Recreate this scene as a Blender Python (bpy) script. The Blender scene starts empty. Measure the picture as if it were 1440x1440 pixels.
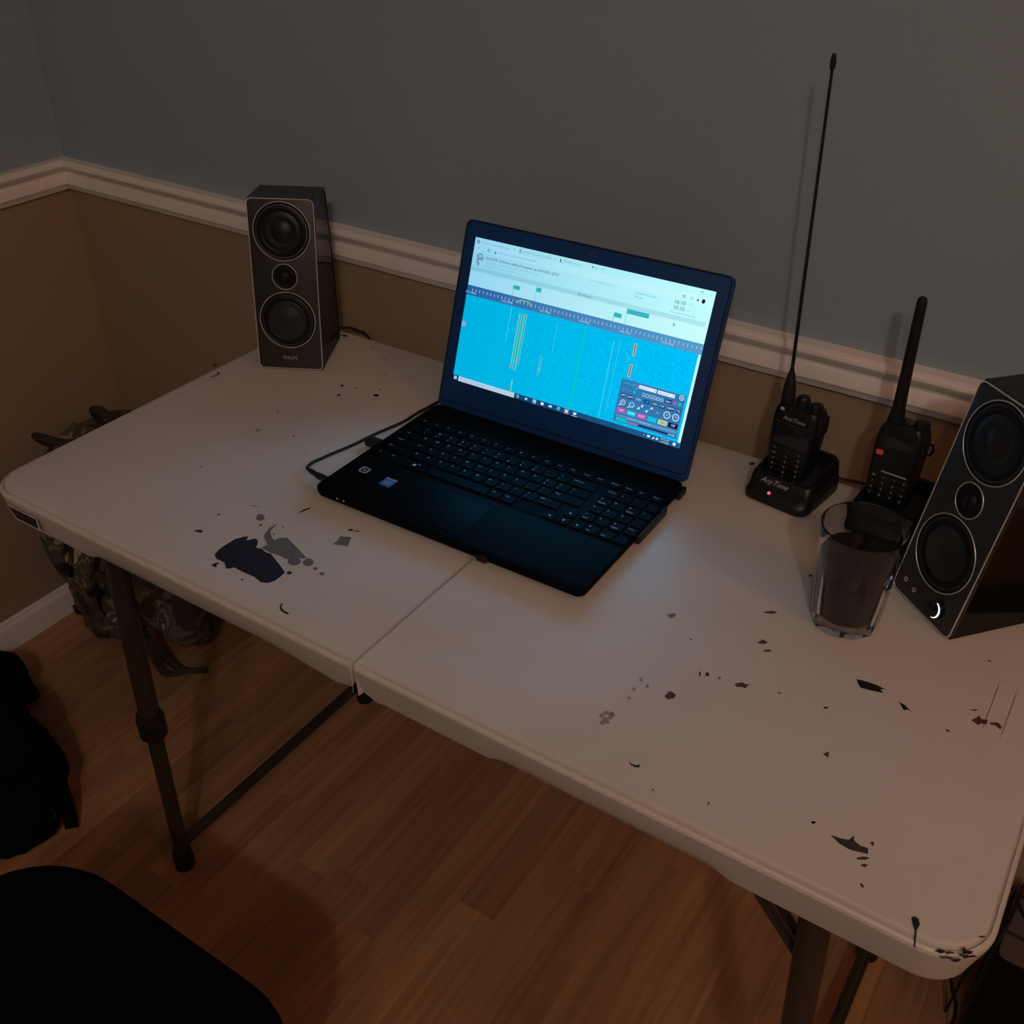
import bpy, bmesh, math, random
from mathutils import Matrix, Vector, noise
S = bpy.context.scene
TZ = 0.768          # height of the table top
# ---------------------------------------------------------------- camera, light, exposure
cam = bpy.data.objects.new('camera', bpy.data.cameras.new('camera'))
S.collection.objects.link(cam); S.camera = cam
cam.location = (1.1631, -0.5571, 1.4769)
cam.rotation_mode = 'QUATERNION'
cam.rotation_quaternion = (Matrix.Rotation(0.5757, 3, 'Z') @ Matrix.Rotation(0.9728, 3, 'X') @ Matrix.Rotation(0.0060, 3, 'Z')).to_quaternion()
cam.data.sensor_fit = 'HORIZONTAL'; cam.data.sensor_width = 36
cam.data.lens = 36 * 1451.6 / 1440
cam.data.clip_start = 0.02
wd = bpy.data.worlds.new('world'); S.world = wd; wd.use_nodes = True
wd.node_tree.nodes['Background'].inputs[0].default_value = (1.0, 0.72, 0.5, 1)
wd.node_tree.nodes['Background'].inputs[1].default_value = 0.0
S.view_settings.view_transform = 'Standard'; S.view_settings.look = 'None'
S.view_settings.exposure = 0.0; S.view_settings.gamma = 1; S.view_settings.use_curve_mapping = False
def bulb(name, loc, watts, radius, col):
    l = bpy.data.lights.new(name, 'POINT'); l.energy = watts; l.shadow_soft_size = radius; l.color = col
    o = bpy.data.objects.new(name, l); o.location = loc; S.collection.objects.link(o)
bulb('ceiling_bulb', (2.12, -2.02, 2.84), 33, 0.06, (1, 0.80, 0.68))
bulb('ceiling_bulb', (1.62, -1.95, 2.72), 13, 0.06, (1, 0.80, 0.68))
bulb('added_warm_fill', (2.65, -0.30, 2.20), 15, 0.14, (1, 0.36, 0.10))  # unseen warm lamp, added to tint the right side orange
# spots added in front of the laptop screen, strengthening its glow on the table
for sx in (-.15, -.09, -.03, .03, .09, .15):
    for sv in (.06, .105, .15, .20):
        l = bpy.data.lights.new('screen_glow_spot', 'SPOT'); l.energy = .10; l.color = (.04, .50, 1.0); l.spot_size = math.radians(165); l.spot_blend = 1; l.shadow_soft_size = 0
        o = bpy.data.objects.new('screen_glow_spot', l); S.collection.objects.link(o)
        o.matrix_world = Matrix.Translation((.5642, .4663, TZ)) @ Matrix.Rotation(.0079, 4, 'Z') @ Matrix.Translation((0, 0, .0164)) @ Matrix.Rotation(math.pi / 2 - .3264, 4, 'X') @ Matrix.Translation((sx, sv, .012)) @ Matrix.Rotation(math.pi, 4, 'X')

# ---------------------------------------------------------------- helpers
def lin(c):
    c = c / 255
    return c / 12.92 if c <= 0.04045 else ((c + 0.055) / 1.055) ** 2.4
def C(r, g, b): return (lin(r), lin(g), lin(b), 1)
def mat(name, col, rough=0.5, metal=0.0, spec=0.5, emit=None, estr=1.0, bump=None, vary=None, **kw):
    m = bpy.data.materials.new(name); m.use_nodes = True
    nt = m.node_tree; p = nt.nodes['Principled BSDF']
    p.inputs['Base Color'].default_value = col; p.inputs['Roughness'].default_value = rough
    p.inputs['Metallic'].default_value = metal; p.inputs['Specular IOR Level'].default_value = spec
    if emit:
        p.inputs['Emission Color'].default_value = emit; p.inputs['Emission Strength'].default_value = estr
    for k, v in kw.items(): p.inputs[k].default_value = v
    if bump or vary:
        tc = nt.nodes.new('ShaderNodeTexCoord')
    if bump:     # (scale, strength, distance)
        n = nt.nodes.new('ShaderNodeTexNoise'); n.inputs['Scale'].default_value = bump[0]; n.inputs['Detail'].default_value = 4
        nt.links.new(tc.outputs['Object'], n.inputs['Vector'])
        b = nt.nodes.new('ShaderNodeBump'); b.inputs['Strength'].default_value = bump[1]; b.inputs['Distance'].default_value = bump[2]
        nt.links.new(n.outputs[0], b.inputs['Height']); nt.links.new(b.outputs[0], p.inputs['Normal'])
    if vary:     # (scale, color2, lo, hi)
        n = nt.nodes.new('ShaderNodeTexNoise'); n.inputs['Scale'].default_value = vary[0]; n.inputs['Detail'].default_value = 5
        nt.links.new(tc.outputs['Object'], n.inputs['Vector'])
        r = nt.nodes.new('ShaderNodeValToRGB'); r.color_ramp.elements[0].position = vary[2]; r.color_ramp.elements[1].position = vary[3]
        r.color_ramp.elements[0].color = col; r.color_ramp.elements[1].color = vary[1]
        nt.links.new(n.outputs[0], r.inputs[0]); nt.links.new(r.outputs[0], p.inputs['Base Color'])
    return m
def T(x, y, z): return Matrix.Translation((x, y, z))
def RX(a): return Matrix.Rotation(a, 4, 'X')
def RY(a): return Matrix.Rotation(a, 4, 'Y')
def RZ(a): return Matrix.Rotation(a, 4, 'Z')
def rrect(w, d, r, n=4, cx=0, cy=0):
    """rounded rectangle outline, counter clockwise"""
    o = []
    r = max(min(r, w / 2 - 1e-6, d / 2 - 1e-6), 1e-6)
    for qx, qy, a0 in ((1, 1, 0), (-1, 1, 90), (-1, -1, 180), (1, -1, 270)):
        for i in range(n + 1):
            a = math.radians(a0 + 90 * i / n)
            o.append((cx + qx * (w / 2 - r) + r * math.cos(a), cy + qy * (d / 2 - r) + r * math.sin(a)))
    return o
def ngon(r, n, ph=0): return [(r * math.cos(2 * math.pi * i / n + ph), r * math.sin(2 * math.pi * i / n + ph)) for i in range(n)]
class B:
    def __init__(self): self.v = []; self.f = []; self.mi = []; self.mats = []
    def m(self, mt):
        if mt not in self.mats: self.mats.append(mt)
        return self.mats.index(mt)
    def add(self, vs, fs, M=None, mt=None):
        k = len(self.v); i = self.m(mt) if mt else 0
        self.v += [tuple(M @ Vector(p)) if M else tuple(p) for p in vs]
        for f in fs: self.f.append([q + k for q in f]); self.mi.append(i)
        return self
    def loft(self, rings, M=None, cap0=True, cap1=True, closed=True, mt=None):
        n = len(rings[0]); vs = [p for r in rings for p in r]; fs = []
        for j in range(len(rings) - 1):
            for i in range(n if closed else n - 1):
                a = j * n + i; b = j * n + (i + 1) % n
                fs.append([a, b, b + n, a + n])
        if cap0: fs.append(list(range(n))[::-1])
        if cap1: fs.append([(len(rings) - 1) * n + i for i in range(n)])
        return self.add(vs, fs, M, mt)
    def rbox(self, w, d, z0, z1, r=0.003, bev=0.001, M=None, cx=0, cy=0, n=3, botbev=None, mt=None):
        bb = bev if botbev is None else botbev
        R = lambda k, z: [(x, y, z) for x, y in rrect(w - 2 * k, d - 2 * k, max(r - k, 0.0002), n, cx, cy)]
        rings = []
        if bb > 0: rings += [R(bb, z0), R(bb * .3, z0 + bb * .3), R(0, z0 + bb)]
        else: rings += [R(0, z0)]
        if bev > 0: rings += [R(0, z1 - bev), R(bev * .3, z1 - bev * .3), R(bev, z1)]
        else: rings += [R(0, z1)]
        return self.loft(rings, M, mt=mt)
    def box(self, x0, x1, y0, y1, z0, z1, M=None, mt=None):
        return self.add([(x0, y0, z0), (x1, y0, z0), (x1, y1, z0), (x0, y1, z0), (x0, y0, z1), (x1, y0, z1), (x1, y1, z1), (x0, y1, z1)],
                        [[3, 2, 1, 0], [4, 5, 6, 7], [0, 1, 5, 4], [1, 2, 6, 5], [2, 3, 7, 6], [3, 0, 4, 7]], M, mt)
    def lathe(self, prof, n=32, M=None, closed=False, mt=None):
        rings = [[(r * math.cos(2 * math.pi * i / n), r * math.sin(2 * math.pi * i / n), z) for i in range(n)] for r, z in prof]
        return self.loft(rings, M, cap0=not closed, cap1=not closed, mt=mt)
    def tube(self, pts, r, n=8, M=None, cap=True, closed=False, mt=None, flat=1.0):
        pts = [Vector(p) for p in pts]; rings = []; N = len(pts); up = None
        for i, p in enumerate(pts):
            if closed: t = pts[(i + 1) % N] - pts[i - 1]
            else: t = pts[min(i + 1, N - 1)] - pts[max(i - 1, 0)]
            t.normalize()
            if up is None: up = Vector((0, 0, 1)) if abs(t.z) < .9 else Vector((1, 0, 0))
            s = t.cross(up)
            if s.length < 1e-4: s = t.orthogonal()
            s.normalize(); u = s.cross(t).normalized(); up = u
            rr = r(i / max(N - 1, 1)) if callable(r) else r
            rings.append([tuple(p + s * rr * math.cos(2 * math.pi * k / n) + u * rr * flat * math.sin(2 * math.pi * k / n)) for k in range(n)])
        if closed: rings.append(rings[0]); cap = False
        return self.loft(rings, M, cap0=cap, cap1=cap, mt=mt)
    def poly(self, pts, z0, z1, M=None, mt=None):
        """extruded outline; ear-filled so concave outlines work"""
        bm = bmesh.new(); bot = [bm.verts.new((x, y, z1)) for x, y in pts]; f = bm.faces.new(bot); f.normal_update()
        if f.normal.z < 0: f.normal_flip()
        bmesh.ops.triangulate(bm, faces=[f]); bm.verts.index_update()
        tri = [[v.index for v in q.verts] for q in bm.faces]; bm.free(); n = len(pts)
        vs = [(x, y, z1) for x, y in pts]; fs = [t for t in tri]
        if z0 is not None:
            vs += [(x, y, z0) for x, y in pts]
            fs += [[i, i + n, (i + 1) % n + n, (i + 1) % n] for i in range(n)] + [[k + n for k in t][::-1] for t in tri]
        return self.add(vs, fs, M, mt)
    def text(self, s, size, M=None, mt=None, align='CENTER', font_shear=0.0):
        key = (s, align, font_shear)
        if key not in TXT:
            c = bpy.data.curves.new('t', 'FONT'); c.body = s; c.size = 1; c.align_x = align; c.align_y = 'CENTER'
            c.resolution_u = 2; c.shear = font_shear
            o = bpy.data.objects.new('t', c); me = bpy.data.meshes.new_from_object(o)
            TXT[key] = ([tuple(v.co) for v in me.vertices], [list(p.vertices) for p in me.polygons])
            bpy.data.objects.remove(o); bpy.data.curves.remove(c); bpy.data.meshes.remove(me)
        vs, fs = TXT[key]
        MM = (M or Matrix()) @ Matrix.Scale(size, 4)
        return self.add(vs, fs, MM, mt)
    def build(self, name, mt=None, parent=None, smooth=40, label=None):
        me = bpy.data.meshes.new(name); me.from_pydata(self.v, [], self.f)
        if self.mats:
            for q in self.mats: me.materials.append(q)
            me.polygons.foreach_set('material_index', self.mi)
        else: me.materials.append(mt)
        me.update()
        o = bpy.data.objects.new(name, me); S.collection.objects.link(o)
        if smooth:
            me.shade_smooth()
            me.set_sharp_from_angle(angle=math.radians(smooth))
        if parent: o.parent = parent
        if label: o['label'] = label
        return o
TXT = {}
def thing(name, label, cat, loc=(0, 0, 0), rz=0, group=None):
    o = bpy.data.objects.new(name, None); S.collection.objects.link(o); o.location = loc; o.rotation_euler = (0, 0, rz)
    o.empty_display_size = .05; o['label'] = label; o['category'] = cat
    if group: o['group'] = group
    return o
def tag(o, label, cat, group=None):
    o['label'] = label; o['category'] = cat
    if group: o['group'] = group
    return o
def structure(o): o['kind'] = 'structure'; return o

# ---------------------------------------------------------------- materials
M_wall = mat('wall_paint_grey', (.30, .385, .45, 1), .55, bump=(260, .35, .0012), spec=.25)
M_tan = mat('wall_paint_tan', (.36, .27, .18, 1), .6, bump=(260, .35, .0012), spec=.25)
M_far = mat('wall_dark_low_bounce', (.10, .085, .07, 1), .7)  # unseen walls, coloured dark to cut the light they bounce
M_trim = mat('trim_white', C(238, 233, 230), .35)
M_ceil = mat('ceiling_paint', C(200, 195, 188), .8)
M_plastic = mat('table_plastic', C(212, 208, 204), .42, bump=(420, .12, .0006), vary=(5, C(205, 197, 186), .4, .75))
M_leg = mat('leg_enamel', C(62, 56, 48), .35, metal=.3)
M_blackp = mat('black_plastic', C(22, 22, 24), .45)
M_blackr = mat('black_rubber', C(14, 14, 15), .7)
M_lap = mat('laptop_shell', C(6, 6, 8), .65, spec=.06, bump=(900, .1, .0003))
M_bez = mat('laptop_bezel_bloom', (.006, .055, .22, 1), .5, spec=.25)  # blue bloom of the screen is put into the bezel colour
M_key = mat('laptop_key', C(5, 5, 7), .7, spec=.07)
M_leg_txt = mat('legend_grey', C(190, 198, 208), .6)
M_chrome = mat('chrome', C(240, 236, 232), .38, metal=.55)
M_gloss = mat('speaker_gloss_black', C(16, 15, 15), .06)
M_face = mat('speaker_face_brushed', C(62, 60, 60), .42, metal=.5)
M_cone = mat('speaker_cone', C(20, 20, 21), .45)
M_surr = mat('speaker_surround', C(8, 8, 8), .5, spec=.3)
M_cap = mat('speaker_dust_cap', C(52, 51, 52), .38, metal=.3)
M_logo = mat('logo_silver', C(190, 188, 186), .45)
M_radio = mat('radio_body', C(15, 17, 21), .42, bump=(700, .15, .0004))
M_lcd = mat('radio_lcd', C(34, 36, 44), .12)
M_white = mat('legend_white', C(205, 208, 212), .5)

# ---------------------------------------------------------------- room shell
X0, X1, Y0, Y1, ZC = -0.625, 3.1, -3.2, 0.640, 2.98
def wallpart(name, x0, x1, y0, y1, z0, z1, m, par=None):
    o = B().box(x0, x1, y0, y1, z0, z1).build(name, m, par, smooth=None); return o
structure(wallpart('wall_back', X0 - .1, X1 + .1, Y1, Y1 + .1, .90, ZC, M_wall))
structure(wallpart('wall_back_lower', X0 - .1, X1 + .1, Y1, Y1 + .1, 0, .90, M_tan))
structure(wallpart('wall_left', X0 - .1, X0, Y0, Y1, .90, ZC, M_wall))
structure(wallpart('wall_left_lower', X0 - .1, X0, Y0, Y1, 0, .90, M_tan))
structure(wallpart('wall_right', X1, X1 + .1, Y0, Y1, 0, ZC, M_far))
structure(wallpart('wall_front', X0 - .1, X1 + .1, Y0 - .1, Y0, 0, ZC, M_far))
structure(wallpart('ceiling', X0 - .1, X1 + .1, Y0 - .1, Y1 + .1, ZC, ZC + .1, M_ceil))
# chair rail (profile: height above its foot, projection from the wall)
RP = [(0, 0), (0, .006), (.002, .009), (.0055, .0095), (.0065, .0125), (.0105, .0135), (.0115, .0160), (.0145, .0175), (.030, .0150), (.0335, .0125),
      (.0365, .0128), (.0395, .0165), (.0440, .0205), (.0490, .0225), (.0530, .0215), (.0545, .0190), (.0590, .0180), (.0590, 0)]
def moulding(name, prof, z, path):
    """path: list of (x, y, nx, ny) - corner point on the wall and offset direction (mitred)"""
    b = B(); rings = [[(x + nx * d, y + ny * d, z + h) for h, d in prof] for x, y, nx, ny in path]
    b.loft(rings); return structure(b.build(name, M_trim, smooth=30))
moulding('trim_1', RP, .8745, [(X1, Y1, 0, -1), (X0, Y1, 1, -1)])
moulding('trim_2', RP, .8745, [(X0, Y1, 1, -1), (X0, Y0, 1, 0)])
BP = [(0, 0), (0, .013), (.052, .013), (.058, .011), (.062, .007), (.0665, .006), (.069, .003), (.069, 0)]
moulding('baseboard_back', BP, 0, [(X1, Y1, 0, -1), (X0, Y1, 1, -1)])
moulding('baseboard_left', BP, 0, [(X0, Y1, 1, -1), (X0, Y0, 1, 0)])
# laminate floor: strips running towards the back wall
fl = bpy.data.materials.new('laminate'); fl.use_nodes = True
nt = fl.node_tree; p = nt.nodes['Principled BSDF']; p.inputs['Roughness'].default_value = .42; p.inputs['Specular IOR Level'].default_value = .35
tc = nt.nodes.new('ShaderNodeTexCoord'); mp = nt.nodes.new('ShaderNodeMapping'); mp.inputs['Scale'].default_value = (38, 1.6, 4)
oi = nt.nodes.new('ShaderNodeObjectInfo'); ad = nt.nodes.new('ShaderNodeVectorMath'); ad.operation = 'ADD'
sc_ = nt.nodes.new('ShaderNodeVectorMath'); sc_.operation = 'SCALE'; sc_.inputs['Scale'].default_value = 40
nt.links.new(oi.outputs['Random'], sc_.inputs[0]); nt.links.new(tc.outputs['Object'], ad.inputs[0]); nt.links.new(sc_.outputs[0], ad.inputs[1])
nt.links.new(ad.outputs[0], mp.inputs['Vector'])
n1 = nt.nodes.new('ShaderNodeTexNoise'); n1.inputs['Scale'].default_value = 1.6; n1.inputs['Detail'].default_value = 7; n1.inputs['Distortion'].default_value = .6
nt.links.new(mp.outputs[0], n1.inputs['Vector'])
rp = nt.nodes.new('ShaderNodeValToRGB'); rp.color_ramp.elements[0].position = .3; rp.color_ramp.elements[1].position = .72
rp.color_ramp.elements[0].color = C(146, 106, 76); rp.color_ramp.elements[1].color = C(184, 140, 102)
nt.links.new(n1.outputs[0], rp.inputs[0])
hs = nt.nodes.new('ShaderNodeHueSaturation'); mr = nt.nodes.new('ShaderNodeMapRange'); mr.inputs['To Min'].default_value = .80; mr.inputs['To Max'].default_value = 1.10
nt.links.new(oi.outputs['Random'], mr.inputs['Value']); nt.links.new(mr.outputs[0], hs.inputs['Value']); nt.links.new(rp.outputs[0], hs.inputs['Color'])
nt.links.new(hs.outputs[0], p.inputs['Base Color'])
M_sub = mat('floor_core', C(70, 44, 26), .7)
floor = structure(wallpart('floor', X0 - .1, X1 + .1, Y0 - .1, Y1 + .1, -.06, -.008, M_sub))
random.seed(4); SW = .0685; x = .734 - SW * 21; strips = []
while x < 1.66:
    y = Y1 - .013 - random.uniform(.05, .5); a, e = Y1 - .001, y - random.uniform(0, .5)
    while a > -1.25:
        strips.append((x, max(x, X0), min(x + SW, 9), e, a)); a = e; e -= random.uniform(.75, 1.1)
    x += SW
for (xx, x0, x1, y0, y1) in strips:
    if x1 <= x0 + .005: continue
    g = .0005; cx, cy = (x0 + x1) / 2, (y0 + y1) / 2
    b = B(); hx, hy = (x1 - x0) / 2, (y1 - y0) / 2
    R = lambda k, z: [(-hx + k, -hy + k, z), (hx - k, -hy + k, z), (hx - k, hy - k, z), (-hx + k, hy - k, z)]
    b.loft([R(0, -.008), R(0, -.0006), R(g, 0)], cap0=False)
    o = b.build('plank', fl, floor, smooth=None); o.location = (cx, cy, 0)
# the rest of the floor, behind the camera and out to the right
b = B(); b.box(x, X1, Y0, Y1, -.008, 0); b.box(X0, x, Y0, min(s[3] for s in strips) - .0, -.008, 0)
o = b.build('plank_field', fl, floor, smooth=None); o['kind'] = 'stuff'

# ---------------------------------------------------------------- folding table
L, W = 1.22, .61
tab = thing('folding_table', 'white plastic centre-folding table with paint stains and dark metal legs', 'table', (0, 0, 0))
def skirt(x, y):
    if y < .004 or y > W - .004:
        d = lambda a, b_, t: a + (b_ - a) * max(0, min(1, t))
        if x < .185: return .043
        if x < .2: return d(.043, .036, (x - .185) / .015)
        if x < .47: return .036
        if x < .56: return d(.036, .042, (x - .47) / .09)
        if x < .58: return .044
        if x < .6101: return d(.044, .037, (x - .58) / .03)
        if x < .635: return d(.037, .046, (x - .61) / .025)
        if x < .77: return .043
        if x < .785: return d(.043, .037, (x - .77) / .015)
        if x < 1.0: return .037
        if x < 1.02: return d(.037, .044, (x - 1.0) / .02)
        return .044
    return .044
_sk = skirt
def skirt(x, y): return _sk(x, y) + .006
def panel(sx):
    """one half of the top; sx = -1 left, +1 right"""
    xa, xb = (0, L / 2 - .0007) if sx < 0 else (L / 2 + .0007, L)
    R = .048; out = []
    def seg(p, q, k):
        for i in range(k): out.append(((p[0] + (q[0] - p[0]) * i / k), (p[1] + (q[1] - p[1]) * i / k)))
    def arc(cx, cy, a0, k=10, r=R):
        for i in range(k): a = math.radians(a0 + 90 * i / k); out.append((cx + r * math.cos(a), cy + r * math.sin(a)))
    r2 = .003
    rl, rr = (R, r2) if sx < 0 else (r2, R)
    seg((xa + rl, 0), (xb - rr, 0), 60); arc(xb - rr, rr, 270, r=rr); seg((xb, rr), (xb, W - rr), 12); arc(xb - rr, W - rr, 0, r=rr)
    seg((xb - rr, W), (xa + rl, W), 60); arc(xa + rl, W - rl, 90, r=rl); seg((xa, W - rl), (xa, rl), 12); arc(xa + rl, rl, 180, r=rl)
    N = len(out); nor = []
    for i in range(N):
        t = Vector((out[(i + 1) % N][0] - out[i - 1][0], out[(i + 1) % N][1] - out[i - 1][1])).normalized(); nor.append((-t.y, t.x))
    def ring(ins, z):
        o = []
        for (px, py), (nx, ny) in zip(out, nor):
            seam = abs(px - L / 2) < .0032
            k = min(ins, .0022) if seam else ins
            zz = z(px, py) if callable(z) else z
            if seam and not callable(z) and z > -.006 and z < 0: zz = max(z, -.0012)
            o.append((px + nx * k, py + ny * k, TZ + zz))
        return o
    b = B()
    b.loft([ring(.0150, lambda x, y: -skirt(x, y) + .006), ring(.0125, lambda x, y: -skirt(x, y) + .001), ring(.0105, lambda x, y: -skirt(x, y)), ring(.0092, lambda x, y: -skirt(x, y) + .0015),
            ring(.0055, -.032), ring(.0008, -.013), ring(.0002, -.0075), ring(.0012, -.0048), ring(.0028, -.0034), ring(.0044, -.0030), ring(.0050, -.0058), ring(.0060, -.0056), ring(.0074, -.0014), ring(.0090, -.0004), ring(.0115, 0)],
           cap0=False, cap1=True)
    # underside plate
    b.loft([ring(.0165, lambda x, y: -skirt(x, y) + .006), ring(.0165, -.020)], cap0=False, cap1=True)
    return b.build('tabletop_half', M_plastic, tab, smooth=24)
pl, pr = panel(-1), panel(1)
# moulded grip slot on the front edge near the left corner: recess shade as a flat dark patch, with raised lip
b = B(); b.poly([(.050, -.0175), (.104, -.0175), (.1085, -.029), (.066, -.029)], -.0008, .0004, M=T(0, .0045, TZ) @ RX(math.pi / 2 - .20) @ T(0, 0, .0028))
b.build('grip_slot', mat('slot_shade', C(40, 26, 20), .8), pl, smooth=None)
b = B(); b.tube([(.0485, -.0165, 0), (.1055, -.0165, 0), (.1105, -.030, 0), (.065, -.030, 0)], .0006, 6, M=T(0, .0045, TZ) @ RX(math.pi / 2 - .20) @ T(0, 0, .0030), closed=True)
b.build('slot_lip', M_plastic, pl)
# embossed plates in the plastic
def emboss(par, pts):
    b = B(); 
    for k in (1.0, .84):
        cx = sum(q[0] for q in pts) / 4; cy = sum(q[1] for q in pts) / 4
        P = [(cx + (q[0] - cx) * (1 - (1 - k) * .25), cy + (q[1] - cy) * k, TZ) for q in pts]
        b.tube(P, .0009, 6, closed=True, flat=.35)
    for i in range(3):
        t = .25 + .25 * i
        a = [pts[0][j] + (pts[3][j] - pts[0][j]) * t for j in (0, 1)]; c = [pts[1][j] + (pts[2][j] - pts[1][j]) * t for j in (0, 1)]
        b.tube([(a[0] + (c[0] - a[0]) * .15, a[1] + (c[1] - a[1]) * .15, TZ), (a[0] + (c[0] - a[0]) * .85, a[1] + (c[1] - a[1]) * .85, TZ)], .0007, 5, flat=.35)
    b.build('embossed_plate', M_plastic, par)
emboss(pl, [(.030, .268), (.030, .348), (.046, .348), (.046, .268)])
emboss(pr, [(1.160, .254), (1.160, .332), (1.177, .332), (1.177, .254)])
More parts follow.
